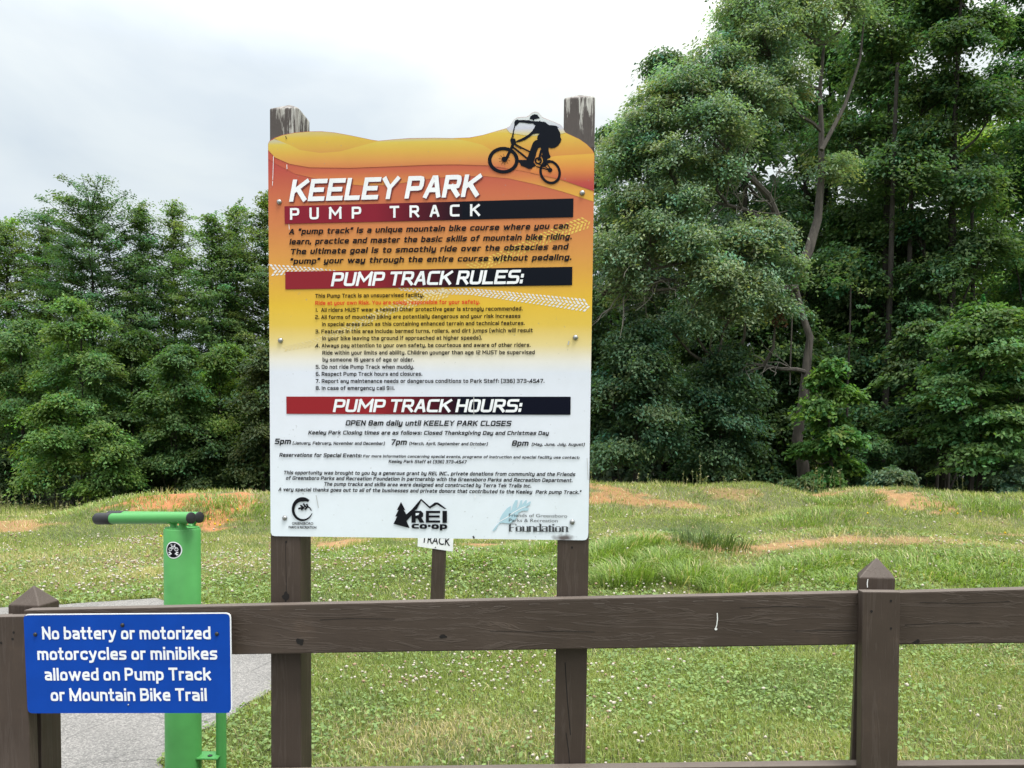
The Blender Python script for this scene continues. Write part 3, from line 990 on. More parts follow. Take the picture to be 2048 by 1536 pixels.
def pyramid_post(front_px, depth, apex_px, off=RT + 0.002, name='post', lean_bottom=None, turn=0.0):
    """square post: front top corners in photo pixels, carried down into the ground, with a pyramid top"""
    (xl, yl), (xr, yr) = front_px
    tl, tr = on_plane(xl, yl, off), on_plane(xr, yr, off)
    zt = (tl[2] + tr[2]) / 2
    tl[2] = tr[2] = zt
    bl_, br_ = tl.copy(), tr.copy()
    if lean_bottom is not None:
        bl_ = bl_ + T_DIR * lean_bottom; br_ = br_ + T_DIR * lean_bottom
    bl_[2] = br_[2] = -0.25
    mb = MB()
    F = [bl_, br_, tr, tl]
    back = np.array([N_DIR[0] * math.cos(turn) + N_DIR[1] * math.sin(turn), N_DIR[1] * math.cos(turn) - N_DIR[0] * math.sin(turn), 0])
    B = [p + back * depth for p in F]
    i = len(mb.v)
    c = (tl + tr) / 2 + back * depth / 2
    ap = c.copy()
    ap[2] = zt + apex_px
    mb.v += [tuple(p) for p in F + B] + [tuple(ap)]
    for f in ([0, 1, 2, 3], [5, 4, 7, 6], [4, 0, 3, 7], [1, 5, 6, 2], [4, 5, 1, 0], [3, 2, 8], [2, 6, 8], [6, 7, 8], [7, 3, 8]):
        mb.f.append([i + k for k in f]); mb.m.append(0)
    return mb, F


mb, _ = pyramid_post(((1718, 1156.5), (1790.5, 1156.5)), 0.09, 0.052, lean_bottom=-0.014, turn=R(17))
mb.build('post', [M['post']], fence, bevel=0.003)
mb, _ = pyramid_post(((16, 1212), (78, 1211)), 0.09, 0.055, lean_bottom=0.004)
mb.build('post', [M['post']], fence, bevel=0.003)
for X in (3.55, -3.95):
    p = np.array([0, D0, 0]) + T_DIR * X
    mb = MB()
    z = 0.99 if X > 0 else 0.86
    zt = z + 0.08
    f = [p + T_DIR * -0.046, p + T_DIR * 0.046]
    F = [np.array([q[0], q[1], -0.25]) + N_DIR * (RT + .002) for q in f] + [np.array([q[0], q[1], zt]) + N_DIR * (RT + .002) for q in f[::-1]]
    B = [q + N_DIR * 0.092 for q in F]
    ap = (F[2] + F[3]) / 2 + N_DIR * 0.046 + np.array([0, 0, .05])
    mb.v += [tuple(q) for q in F + B] + [tuple(ap)]
    for k in ([0, 1, 2, 3], [5, 4, 7, 6], [4, 0, 3, 7], [1, 5, 6, 2], [4, 5, 1, 0], [3, 2, 8], [2, 6, 8], [6, 7, 8], [7, 3, 8]):
        mb.f.append(k); mb.m.append(0)
    mb.build('post', [M['post']], fence, bevel=0.003)
# upright battens nailed over the rail joints
def batten(tl, tr, br, bl):
    mb = MB()
    f = [on_plane(x, y, -0.038) for x, y in (tl, tr)]
    g = [on_plane(x, y, -0.038) for x, y in (br, bl)]
    for q, top in ((g[0], f[1]), (g[1], f[0])):
        s = (0.06 - top[2]) / (q[2] - top[2])
        q[:] = top + (q - top) * s
    F = [f[0], f[1], g[0], g[1]]
    mb.prism(F, [p + N_DIR * 0.0365 for p in F])
    return mb.build('batten', [M['post']], fence, bevel=0.003)


batten((1725.3, 1183.5), (1801.0, 1184.2), (1795.5, 1536), (1722, 1536))
batten((-26, 1234), (50, 1232.5), (60, 1536), (-14, 1536))

# knots, nail heads, scratches and a bird dropping on the rail and post faces
def ell(rx, ry, n=10, rot=0.0, jag=0.0, seed=0):
    r = random.Random(seed)
    o = []
    for k in range(n):
        a = 2 * math.pi * k / n
        q = 1 + r.uniform(-jag, jag)
        x, y = rx * q * math.cos(a), ry * q * math.sin(a)
        o.append((x * math.cos(rot) - y * math.sin(rot), x * math.sin(rot) + y * math.cos(rot)))
    return o


mb = MB()
for c, rx, ry, rot, s in [((600, 1283), 8, 6.5, 0.4, 1), ((886, 1273), 7, 4, 0, 2), ((1833, 1284), 8, 4, -.4, 3)]:
    mb = MB()
    flat_mark(mb, c, ell(rx, ry, 12, rot, .25, s), -0.0008, 0)
    mb.build('knot', [M['void']], fence)
mb = MB()
for c in [(1782, 1202), (1782, 1257), (1743, 1223), (27, 1265), (25, 1278), (2, 1286)]:
    mb = MB()
    flat_mark(mb, c, ell(2.4, 2.6, 8, 0, .15, int(c[0])), -0.0388, 0)
    mb.build('nail_hole', [M['void']], fence)
mb = MB()
P = [(1434.5, 1226), (1435, 1238), (1433.5, 1250), (1431.5, 1256), (1432.5, 1259)]
for q in strip([np.array(p) for p in P], 1.9):
    mb.face([on_plane(a[0], a[1], -0.0008) for a in q], 0)
flat_mark(mb, (1432, 1258), ell(2.6, 2.2, 8, 0, .3, 5), -0.0012, 0)
mb.build('bird_dropping', [M['dropping']], fence)
mb = MB()
P = [(1736, 1158), (1734.5, 1166), (1735, 1175)]
for q in strip([np.array(p) for p in P], 1.8):
    mb.face([on_plane(a[0], a[1], RT + 0.0012) for a in q], 0)
mb.build('bird_dropping', [M['dropping']], fence)

# shallow saw marks along the top of the rail and drying checks
for k in range(17):
    x_ = 520 + k * 66 + (k * 37 % 11)
    y_ = 1210.8 + (x_ - 500) * (1185.0 - 1210.8) / 1225 + 9 + (k * 13 % 4)
    mb = MB()
    for q in strip([np.array([x_, y_ + .6]), np.array([x_ + 11, y_ - .4]), np.array([x_ + 22, y_])], 1.1):
        mb.face([on_plane(a[0], a[1], -0.0006) for a in q], 0)
    mb.build('saw_mark', [plain('pale_scar', (0.13, 0.105, 0.09), .8) if 'pale_scar' not in bpy.data.materials else bpy.data.materials['pale_scar']], fence)
for P in ([(980, 1262), (1060, 1264), (1130, 1262), (1190, 1264)], [(1480, 1216), (1560, 1213), (1650, 1214)], [(1590, 1262), (1660, 1260), (1722, 1262)], [(640, 1240), (700, 1237), (790, 1238)], [(1810, 1250), (1880, 1246), (1960, 1247)], [(1840, 1205), (1930, 1207), (2020, 1203)]):
    mb = MB()
    for q in strip([np.array(p, float) for p in P], .9):
        mb.face([on_plane(a[0], a[1], -0.0006) for a in q], 0)
    mb.build('crack', [M['void']], fence)

# ================================================================== INFORMATION SIGN
SO = 0.044                     # front of the sign posts, just behind the rail
BT = 0.004                     # panel thickness
FR = SO - BT                   # front face of the panel
sign_base = on_plane(862, 1300, SO + 0.045); sign_base[2] = 0.0
sign = empty('information_sign', sign_base)
tag(sign, 'tall orange and white rules board on two brown posts with black cyclist on top', 'sign')


def loc_z(py, px=865):
    return on_plane(px, py, FR)[2]


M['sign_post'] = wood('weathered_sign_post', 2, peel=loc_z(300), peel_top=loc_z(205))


def sign_post(tl, tr, bl, br, depth, apex):
    f = [on_plane(*tl, SO), on_plane(*tr, SO)]
    g = [on_plane(*br, SO), on_plane(*bl, SO)]
    zt = (f[0][2] + f[1][2]) / 2
    for q, top in ((g[0], f[1]), (g[1], f[0])):
        s = (-0.3 - top[2]) / (q[2] - top[2])
        q[:] = top + (q - top) * s
    F = [g[1], g[0], f[1], f[0]]
    B = [q + N_DIR * depth for q in F]
    ap = (F[2] + F[3]) / 2 + N_DIR * depth * 0.5 + np.array([0, 0, apex])
    mb = MB()
    mb.v += [tuple(q) for q in F + B] + [tuple(ap)]
    for k in ([0, 1, 2, 3], [5, 4, 7, 6], [4, 0, 3, 7], [1, 5, 6, 2], [4, 5, 1, 0], [3, 2, 8], [2, 6, 8], [6, 7, 8], [7, 3, 8]):
        mb.f.append(k); mb.m.append(0)
    return mb


mb = sign_post((539, 217), (597, 215), (541.5, 1500), (602, 1500), 0.092, 0.03)
left_post = mb.build('post', [M['sign_post']], sign, bevel=0.004)
mb = sign_post((1128, 196), (1190.5, 193), (1108.5, 1500), (1171.5, 1500), 0.092, 0.028)
right_post = mb.build('post', [M['sign_post']], sign, bevel=0.004)
mb = MB()
for P, w in [([(571, 1085), (571.5, 1120), (573, 1185)], 0.8), ([(1130, 1325), (1134, 1390), (1141, 1470)], 1.6), ([(1132, 1465), (1137, 1500), (1140, 1536)], 1.5)]:
    mb = MB()
    for q in strip([np.array(p, float) for p in P], w):
        mb.face([on_plane(a[0], a[1], SO - 0.0006) for a in q], 0)
    mb.build('crack', [M['void']], sign)
for c, e in (((572, 1193), ell(7, 10, 12, .1, .3, 9)), ((572, 1084), ell(2, 2.6, 8)), ((1144, 1095), ell(2, 2.6, 8))):
    mb = MB()
    flat_mark(mb, c, e, SO - 0.0009, 0)
    mb.build('nail_hole' if e[0][0] < 5 else 'knot', [M['void']], sign)

OUT = [(536, 288), (539, 281.6), (548, 276), (564, 270), (590, 265), (616.7, 262.8), (643, 262.6), (669, 265), (695.8, 269.7), (722, 275), (742, 279.3), (757, 281.6), (783.7, 279),
       (819, 276.3), (870, 275.6), (904, 276.2), (939, 275), (965.5, 270), (992, 262.3), (1013, 256.4), (1020, 252.5), (1023.5, 245.6), (1028, 239.4), (1034, 235.3), (1043, 234.2), (1053, 233.8),
       (1058.6, 230.4), (1063, 226), (1067, 224.2), (1071, 223.6), (1075, 224.4), (1078.8, 227), (1085, 234.6), (1095, 239), (1106, 243), (1120, 249), (1125, 254), (1127.5, 259), (1131, 265),
       (1144.8, 271.5), (1158.8, 278), (1172.9, 287.8), (1183.4, 298.3), (1188.3, 306), (1189, 312), (1176.6, 1068), (1175.5, 1075), (1172, 1079.5), (1166, 1080.6),
       (549, 1072.2), (544, 1070.5), (541.3, 1065)]
TOPL = OUT[0:17]     # along the wavy top, left to (939,275)


def gm(name, stops, **kw):
    return zgrad(name, [(loc_z(y), srgb(*c, KI)) for y, c in stops], **kw)


rust = on_plane(1128, 1076, FR) - sign_base
M['panel'] = gm('printed_panel', [(262, (176, 70, 60)), (330, (182, 72, 60)), (380, (196, 100, 66)), (440, (205, 122, 70)), (510, (212, 146, 68)), (560, (219, 165, 58)), (610, (224, 183, 52)),
                                  (650, (222, 188, 76)), (690, (226, 206, 142)), (722, (230, 226, 217)), (745, (222, 226, 236)), (850, (227, 231, 240)), (1000, (229, 236, 243)), (1085, (229, 237, 243))],
                stain=(tuple(rust), 0.038, 0.012))
mb = MB()
F = [on_plane(x, y, FR) for x, y in OUT]
mb.poly(F, 0)
B = [p + N_DIR * BT for p in F]
n = len(F)
for k in range(n):
    k2 = (k + 1) % n
    mb.face([F[k2], F[k], B[k], B[k2]], 1)
# back
i0 = len(mb.f)
mb.poly(B[::-1], 1)
for k in range(i0, len(mb.f)): mb.f[k] = mb.f[k][::-1]
panel = mb.build('panel', [M['panel'], M['alu']], sign)

# printed dunes behind the title
LY = [FR - 0.0004 * k for k in range(1, 9)]


def art(name, px, off, mats, parent, m=0):
    mb = MB()
    mb.poly([on_plane(x, y, off) for x, y in px], m)
    return mb


band_low = [(536.3, 318), (551.6, 328), (590, 347.5), (625, 356), (678, 367), (731, 371.5), (770, 370), (801, 366.5), (870, 356), (912.7, 353.3), (965.5, 352), (1018, 357), (1071, 368.6), (1123.7, 382.7), (1186.6, 403)]
band_up = [(1187, 382), (1123, 359.5), (1060, 345), (1010, 336), (976, 331), (912.7, 329), (860, 329.6), (780, 333), (700, 336), (620, 335), (580, 328), (550, 315), (536.2, 300)]
right_dune = [(890, 277), (939, 276.0), (965.5, 270.5), (992, 262.8), (1013, 257), (1131, 265.5), (1144.8, 272), (1158.8, 278.5), (1172.9, 288.3), (1183.4, 298.8), (1188, 306.5), (1188.4, 312), (1187, 382), (1123, 359.5), (1060, 345), (1010, 336), (976, 331), (900, 300)]
main_dune = [(536.4, 288.5), (539.2, 282.5), (548, 278), (557, 281), (580, 290), (600, 300), (640, 306), (680, 303), (720, 292), (757, 282.2), (783.7, 279.6), (819, 277), (870, 276.2), (904, 276.8), (935, 282), (965, 289.5), (986, 302), (1002, 318), (1012, 336.4),
             (976, 331), (912.7, 329), (860, 329.6), (780, 333), (700, 336), (620, 335), (580, 328), (550, 315), (536.4, 300)]
back_dune = [(548, 276.8), (564, 270.8), (590, 265.7), (616.7, 263.4), (643, 263.2), (669, 265.6), (695.8, 270.3), (722, 275.5), (742, 279.9), (757, 282.2), (720, 292), (680, 303), (640, 306), (600, 300), (580, 290), (557, 281)]
low_right = [(1075, 320), (1110, 312), (1187.9, 306.8), (1188.2, 312), (1187, 382), (1123, 359.5), (1060, 345)]
M['dune_band'] = gm('printed_dune_band', [(318, (188, 82, 60)), (340, (196, 98, 64)), (358, (208, 124, 66)), (385, (218, 158, 62)), (403, (220, 166, 58))])
M['dune_main'] = gm('printed_main_dune', [(276, (196, 186, 150)), (283, (214, 188, 78)), (300, (214, 170, 68)), (320, (212, 144, 72)), (336, (202, 112, 66))])
M['dune_back'] = gm('printed_back_dune', [(262, (206, 184, 110)), (270, (214, 182, 66)), (290, (210, 164, 68)), (306, (204, 140, 72))])
M['dune_right'] = gm('printed_right_dune', [(256, (212, 200, 160)), (270, (218, 186, 70)), (305, (212, 150, 60)), (335, (206, 122, 60)), (382, (178, 62, 58))])
M['dune_low'] = gm('printed_low_dune', [(306, (214, 160, 66)), (318, (222, 168, 62)), (345, (214, 130, 60)), (370, (184, 72, 58)), (383, (174, 58, 58))])
M['halo'] = gm('printed_halo', [(222, (212, 217, 213)), (245, (216, 220, 222)), (262, (200, 200, 214)), (272, (214, 200, 150))])
mb = MB()
mb.poly([on_plane(x, y, LY[0]) for x, y in band_low + band_up], 0)
mb.poly([on_plane(x, y, LY[1]) for x, y in right_dune], 3)
mb.poly([on_plane(x, y, LY[2]) for x, y in low_right], 4)
mb.poly([on_plane(x, y, LY[2]) for x, y in main_dune], 1)
mb.poly([on_plane(x, y, LY[1]) for x, y in back_dune], 2)
halo = [(x, y + 0.5) for x, y in OUT[19:39]] + [(1120, 268), (1060, 272), (1020, 266)]
mb.poly([on_plane(x, y, LY[2]) for x, y in halo], 5)
mb.build('dune_artwork', [M['dune_band'], M['dune_main'], M['dune_back'], M['dune_right'], M['dune_low'], M['halo']], sign)

# tyre tracks printed across the panel
def track(mb, P, w0, w1, m, off, step=8.0):
    P = [np.array(p, float) for p in P]
    seg = [0]
    for a, b in zip(P[:-1], P[1:]): seg.append(seg[-1] + np.linalg.norm(b - a))
    r = random.Random(int(P[0][0]))
    s = 0.0
    k = 0
    while s < seg[-1]:
        j = max(i for i in range(len(seg) - 1) if seg[i] <= s)
        f = (s - seg[j]) / (seg[j + 1] - seg[j])
        c = P[j] + (P[j + 1] - P[j]) * f
        d = (P[j + 1] - P[j]) / (seg[j + 1] - seg[j])
        nv = np.array([-d[1], d[0]])
        w = w0 + (w1 - w0) * s / seg[-1]
        for sd in (-1, 1):
            a = c + nv * sd * 0.5 + d * (0 if sd < 0 else step * 0.5)
            b = a + nv * sd * w * 0.5 - d * w * 0.38
            th = d * step * 0.27 * r.uniform(.7, 1.2)
            e = a + (b - a) * r.uniform(0.42, .52); g = a + (b - a) * r.uniform(.58, .66)
            for u, v in ((a, e), (g, b)):
                q = [u - th, u + th, v + th, v - th]
                mb.face([on_plane(x[0], x[1], off) for x in (q if sd > 0 else q[::-1])], m)
        s += step
        k += 1


M['track_yellow'] = plain('printed_yellow_track', srgb(226, 190, 84, KI))
M['track_pale'] = plain('printed_pale_track', srgb(228, 208, 150, KI))
M['track_white'] = plain('printed_white_track', srgb(226, 226, 226, KI))
TRACK_M = [M['track_yellow'], M['track_pale'], M['track_white']]
mb = MB()
track(mb, [(945, 536), (985, 521), (1040, 498), (1090, 476), (1140, 456), (1182, 441.6)], 20, 24, 0, LY[0])
mb.build('tyre_track_print', TRACK_M, sign)
mb = MB()
track(mb, [(549, 540), (580, 540), (640, 541), (672, 542.5)], 22, 3, 2, LY[0])
mb.build('tyre_track_print', TRACK_M, sign)
mb = MB()
track(mb, [(800, 578), (860, 584), (940, 583), (1010, 591), (1100, 602), (1178, 611.6)], 4, 24, 2, LY[0])
mb.build('tyre_track_print', TRACK_M, sign)
mb = MB()
track(mb, [(570, 697), (620, 687), (680, 665), (740, 636), (790, 615), (850, 596), (900, 582)], 10, 20, 1, LY[0])
mb.build('tyre_track_print', TRACK_M, sign)

# heading bands: dark red running into navy
def xgrad(name, x0, x1, c0, c1):
    m, t, b, L = mat(name)
    tc = N(t, 'ShaderNodeTexCoord'); sp = N(t, 'ShaderNodeSeparateXYZ'); L(tc.outputs['Object'], sp.inputs[0])
    mr = N(t, 'ShaderNodeMapRange'); mr.inputs['From Min'].default_value = x0; mr.inputs['From Max'].default_value = x1
    L(sp.outputs['X'], mr.inputs[0])
    rp = ramp(t, [(0.0, c0), (0.5, [a * .35 + b_ * .65 for a, b_ in zip(c0, c1)]), (1.0, c1)]); L(mr.outputs[0], rp.inputs[0]); L(rp.outputs[0], b.inputs['Base Color'])
    b.inputs['Roughness'].default_value = 0.6
    b.inputs['Specular IOR Level'].default_value = 0.1
    return m


xl = on_plane(750, 560, FR)[0] - sign_base[0]; xr = on_plane(925, 560, FR)[0] - sign_base[0]
nv = srgb(7, 13, 25, KI)
M['band1'] = xgrad('red_to_navy_top', xl, xr, srgb(134, 34, 50, KI), nv)
M['band2'] = xgrad('red_to_navy_middle', xl, xr, srgb(138, 38, 48, KI), nv)
M['band3'] = xgrad('red_to_navy_low', xl, xr, srgb(148, 38, 44, KI), srgb(6, 10, 28, KI))
BANDS = [([(568.9, 412.5), (1146.9, 396.8), (1146.4, 434.2), (569.6, 447.6)], 'band1', '"pump track" band under the title'),
         ([(570.4, 543.3), (1144.7, 533.5), (1144.3, 570.3), (570.6, 578.5)], 'band2', 'band above the rules'),
         ([(572.6, 793.1), (1141.4, 793.4), (1141, 829.5), (572.8, 827.5)], 'band3', 'band above the hours')]
for q, mk, lb in BANDS:
    mb = MB()
    mb.poly([on_plane(x, y, LY[3]) for x, y in q], 0)
    o = mb.build('heading_band', [M[mk]], sign)
    o['label'] = 'dark red to navy ' + lb

# ---- lettering
TOFF = LY[5]
mb = MB()
techno(mb, 'KEELEY PARK', (578, 403.4), (957, 393.2), 43, LY[4], 1, w=2.05, italic=0.2, rad=1.2, gap=0.85, space=3.2, dx=2.0, dy=1.8)
techno(mb, 'KEELEY PARK', (578, 403.4), (957, 393.2), 43, TOFF, 0, w=2.05, italic=0.2, rad=1.2, gap=0.85, space=3.2)
o = mb.build('title_lettering', [M['white_ink'], M['shadow_ink']], sign)
mb = MB()
techno(mb, 'PUMP TRACK', (580, 439.6), (960, 432.0), 23, TOFF, 0, w=1.9, italic=0.0, rad=1.6, gap=8.5, space=15)
mb.build('heading_lettering', [M['white_ink']], sign)
mb = MB()
techno(mb, 'PUMP TRACK RULES:', (661.5, 572.6), (1045, 567.6), 27.3, TOFF, 0, w=1.9, italic=0.2, rad=1.4, gap=0.7, space=2.8)
mb.build('heading_lettering', [M['white_ink']], sign)
mb = MB()
techno(mb, 'PUMP TRACK HOURS:', (665.4, 824.2), (1042, 824.6), 25.6, TOFF, 0, w=1.9, italic=0.2, rad=1.4, gap=0.7, space=2.8)
mb.build('heading_lettering', [M['white_ink']], sign)
mb = MB()
for s, a, b, c in [('A "pump track" is a unique mountain bike course where you can', (577.6, 469.1), (1137.9, 457.2), 11.2),
                   ('learn, practice and master the basic skills of mountain bike riding.', (578.5, 489.2), (1143.2, 478.7), 11.2),
                   ('The ultimate goal is to smoothly ride over the obstacles and', (580, 508.9), (1137.5, 498.9), 11.2),
                   ('"pump" your way through the entire course without pedaling.', (579.5, 528.2), (1142.6, 520), 11.2)]:
    techno(mb, s, a, b, c, TOFF, 0, w=2.15, italic=0.2, rad=1.3, gap=1.2, space=5.2)
mb.build('intro_lettering', [M['ink']], sign)
mb = MB()
RULES = [('This Pump Track is an unsupervised facility.', (630.4, 595.8), (847.5, 593.9), 0), ('Ride at your own Risk. You are solely responsible for your safety.', (630.4, 609.9), (959.5, 607.5), 1),
         ('1.  All riders MUST wear a helmet! Other protective gear is strongly recommended.', (630.4, 623.9), (1045, 621), 0),
         ('2. All forms of mountain biking are potentially dangerous and your risk increases', (630.4, 638.2), (1040.9, 635.8), 0),
         ('in special areas such as this containing enhanced terrain and technical features.', (644, 652.4), (1049.4, 650), 0),
         ('3. Features in this area include: bermed turns, rollers, and dirt jumps (which will result', (630.8, 666.9), (1065.4, 664.5), 0),
         ('in your bike leaving the ground if approached at higher speeds).', (644.6, 680.7), (963.8, 679.2), 0),
         ('4. Always pay attention to your own safety, be courteous and aware of other riders.', (631, 695.2), (1061, 693.7), 0),
         ('Ride within your limits and ability. Children younger than age 12 MUST be supervised', (644.6, 709.4), (1069.5, 708.5), 0),
         ('by someone 16 years of age or older.', (645, 723.2), (827.9, 723.2), 0), ('5. Do not ride Pump Track when muddy.', (631.5, 737.6), (827.9, 737.6), 0),
         ('6. Respect Pump Track hours and closures.', (631.5, 751.8), (844.4, 751.6), 0),
         ('7. Report any maintenance needs or dangerous conditions to Park Staff: (336) 373-4547.', (631.5, 766), (1088.8, 765.7), 0),
         ('8. In case of emergency call 911.', (631.5, 780), (789, 780), 0)]
for s, a, b, k in RULES:
    techno(mb, s, a, b, 7.7, TOFF, k, w=1.9, italic=0.0, rad=1.2, gap=1.5, space=3.8)
mb.build('rules_lettering', [M['ink'], M['red_ink']], sign)
mb = MB()
HOURS = [('OPEN 8am daily until KEELEY PARK CLOSES', (690.8, 851.1), (1021.6, 852.3), 10.6), ('Keeley Park Closing times are as follows: Closed Thanksgiving Day and Christmas Day', (616.3, 868.9), (1098.1, 870.2), 7.8),
         ('5pm', (549.1, 888.2), (582.5, 888.4), 10.8), ('(January, February, November and December)', (585, 889.2), (769, 890), 6.0), ('7pm', (781.3, 889.5), (814.3, 889.7), 10.8),
         ('(March, April, September and October)', (818.2, 890), (975.1, 891), 6.0), ('8pm', (1023.3, 891.6), (1057.7, 891.8), 10.8), ('(May, June, July, August)', (1063.1, 891.8), (1168.9, 892), 6.0),
         ('Reservations for Special Events:', (558.4, 913.6), (722.9, 914.8), 7.4), ('For more information concerning special events, programs of instruction and special facility use contact;', (726, 914.8), (1158.7, 917.8), 5.4),
         ('Keeley Park Staff at (336) 373-4547', (777.1, 925.9), (932.8, 927), 6.2),
         ('This opportunity was brought to you by a generous grant by REI, INC., private donations from community and the Friends', (566.9, 948.7), (1150.9, 952.4), 7.2),
         ('of Greensboro Parks and Recreation Foundation in partnership with the Greensboro Parks and Recreation Department.', (571.5, 959.5), (1144.7, 964.5), 7.2),
         ('The pump tracks and skills area were designed and constructed by Terra Tek Trails Inc.', (647.5, 971.5), (1062.2, 975.3), 7.2),
         ('A very special thanks goes out to all of the businesses and private donors that contributed to the Keeley  Park pump Track."', (556.6, 982.3), (1161.8, 988.4), 7.2)]
for s, a, b, c in HOURS:
    techno(mb, s, a, b, c, TOFF, 0, w=2.0, italic=0.2, rad=1.2, gap=1.3, space=4.2)
mb.build('hours_lettering', [M['ink']], sign)

# ---- cyclist silhouette
def zc(p): return (960 + p[0] / 8.533, 210 + p[1] / 8.533)


BODY = [(585, 300), (600, 262), (640, 245), (665, 258), (740, 255), (840, 260), (905, 275), (1010, 278), (1022, 262), (1037, 282), (1110, 288), (1150, 322), (1180, 342), (1240, 345), (1300, 355), (1350, 387), (1318, 385),
        (1340, 420), (1370, 480), (1374, 545), (1390, 590), (1372, 640), (1330, 695), (1280, 728), (1225, 738), (1170, 725), (1170, 780), (1185, 835), (1205, 880), (1192, 905), (1155, 915), (1145, 940), (1165, 985),
        (1130, 1040), (1085, 1060), (1050, 1020), (1075, 960), (1070, 880), (1060, 800), (1045, 750), (1030, 722), (995, 735), (970, 790), (950, 870), (915, 975), (960, 1040), (900, 1060), (880, 1085), (830, 1090),
        (760, 1055), (700, 1035), (680, 990), (650, 965), (650, 930), (680, 935), (790, 938), (820, 870), (850, 790), (885, 690), (905, 640), (940, 605), (985, 592), (975, 565), (985, 520), (1018, 490), (960, 485),
        (905, 498), (850, 540), (780, 590), (680, 628), (612, 637), (620, 610), (690, 580), (760, 545), (830, 500), (890, 445), (925, 390), (945, 350), (905, 316), (840, 315), (740, 300), (670, 298), (640, 330), (610, 355), (588, 345)]
HELMET = [(845, 240), (855, 200), (890, 170), (930, 157), (980, 165), (1000, 195), (1025, 225), (990, 230), (925, 245), (918, 270), (900, 262), (893, 245)]
mb = MB()
BO = LY[4]
mb.poly([on_plane(*zc(p), BO) for p in BODY], 0)
mb.poly([on_plane(*zc(p), BO) for p in HELMET], 0)
mb.build('rider_silhouette', [M['navy']], sign)
mb = MB()


def ringp(c, ro, ri, rot=0.0, n=40, off=BO - 0.0002):
    o, i = ell(ro[0], ro[1], n, rot), ell(ri[0], ri[1], n, rot)
    for k in range(n):
        k2 = (k + 1) % n
        q = [o[k], o[k2], i[k2], i[k]]
        mb.face([on_plane(*zc((c[0] + x, c[1] + y)), off) for x, y in q], 0)


def bar(P, w, off=BO - 0.0003):
    for q in strip([np.array(p, float) for p in P], w):
        mb.face([on_plane(*zc(a), off) for a in q], 0)


ringp((397, 941), (263, 228), (202, 170))
ringp((1197, 1145), (180, 212), (138, 166), R(-22))
bar([(425, 960), (480, 850), (560, 680), (575, 600)], 46)
bar([(572, 610), (545, 560), (590, 370), (600, 320)], 18)
bar([(568, 560), (575, 420), (600, 340)], 10)
mb.poly([on_plane(*zc(p), BO - .0004) for p in [(515, 600), (530, 562), (600, 575), (618, 640), (590, 680), (540, 690)]], 0)
bar([(590, 662), (720, 735), (860, 800)], 26)
bar([(550, 710), (680, 810), (820, 925)], 32)
bar([(600, 690), (690, 745), (740, 735)], 10)
bar([(960, 1050), (1080, 1080), (1190, 1110)], 20, BO - .0005)
bar([(1150, 1010), (1185, 1060), (1195, 1110)], 20, BO - .0005)
bar([(1000, 1010), (1100, 1040), (1195, 1120)], 14, BO - .0006)
bar([(1050, 760), (1000, 950)], 40, BO - .0005)
bar([(1060, 850), (1150, 1000)], 46, BO - .0006)
bar([(1160, 985), (1250, 955)], 24, BO - .0006)
for c, r_ in (((415, 925), 46), ((1195, 1108), 40)):
    mb.poly([on_plane(*zc((c[0] + x, c[1] + y)), BO - .0007) for x, y in ell(r_, r_, 14)], 0)
ringp((995, 950), (62, 62), (34, 34), off=BO - .0008)
for k in range(10):
    a = 2 * math.pi * k / 10 + .2
    bar([(415 + 40 * math.cos(a), 930 + 40 * math.sin(a)), (415 + 100 * math.cos(a), 930 + 95 * math.sin(a))], 6, BO - .0009)
mb.build('bicycle_silhouette', [M['navy']], sign)

# ---- emblems along the bottom
def za(p): return (530 + p[0] / 6.0235, 920 + p[1] / 6.0235)
def zb(p): return (860 + p[0] / 6.0235, 920 + p[1] / 6.0235)


mb = MB()
# open ring, thick at the left, with a twig
nseg = 44
for k in range(nseg):
    q = []
    for kk in (k, k + 1):
        u = kk / nseg
        a = R(-48) - u * R(292)
        th = 46 * max(0.0, math.sin(min(1.0, u * 1.25) * math.pi)) ** 0.7 * (1 if u < .8 else 1) + 9
        th = (52 * (1 - u) ** 0.75 + 8) if u > 0.12 else 30 + 200 * u
        ro = (128, 145)
        ox, oy = 450 + ro[0] * math.cos(a), 592 + ro[1] * math.sin(a)
        ix, iy = 450 + (ro[0] - th * .8) * math.cos(a), 592 + (ro[1] - th) * math.sin(a)
        q.append(((ox, oy), (ix, iy)))
    mb.face([on_plane(*za(p), TOFF) for p in (q[0][0], q[1][0], q[1][1], q[0][1])], 0)


def barf(mbx, P, w, f, off, m=0):
    ws = w
    for q in strip([np.array(p, float) for p in P], ws):
        mbx.face([on_plane(*f(a), off) for a in q], m)


barf(mb, [(560, 610), (535, 572), (480, 562), (430, 580)], 13, za, TOFF - .0002)
for p in [((520, 570), (500, 530)), ((490, 563), (460, 525)), ((455, 565), (425, 545)), ((505, 570), (478, 598)), ((470, 570), (435, 602)), ((440, 575), (400, 588))]:
    barf(mb, p, 20, za, TOFF - .0003)
sans(mb, 'GREENSBORO', za((325, 779)), za((580, 781)), 5.2, TOFF, 0, 0.015)
sans(mb, 'PARKS & RECREATION', za((285, 823)), za((618, 826)), 4.7, TOFF, 0, 0.025)
mb.build('ring_emblem', [M['ink']], sign)

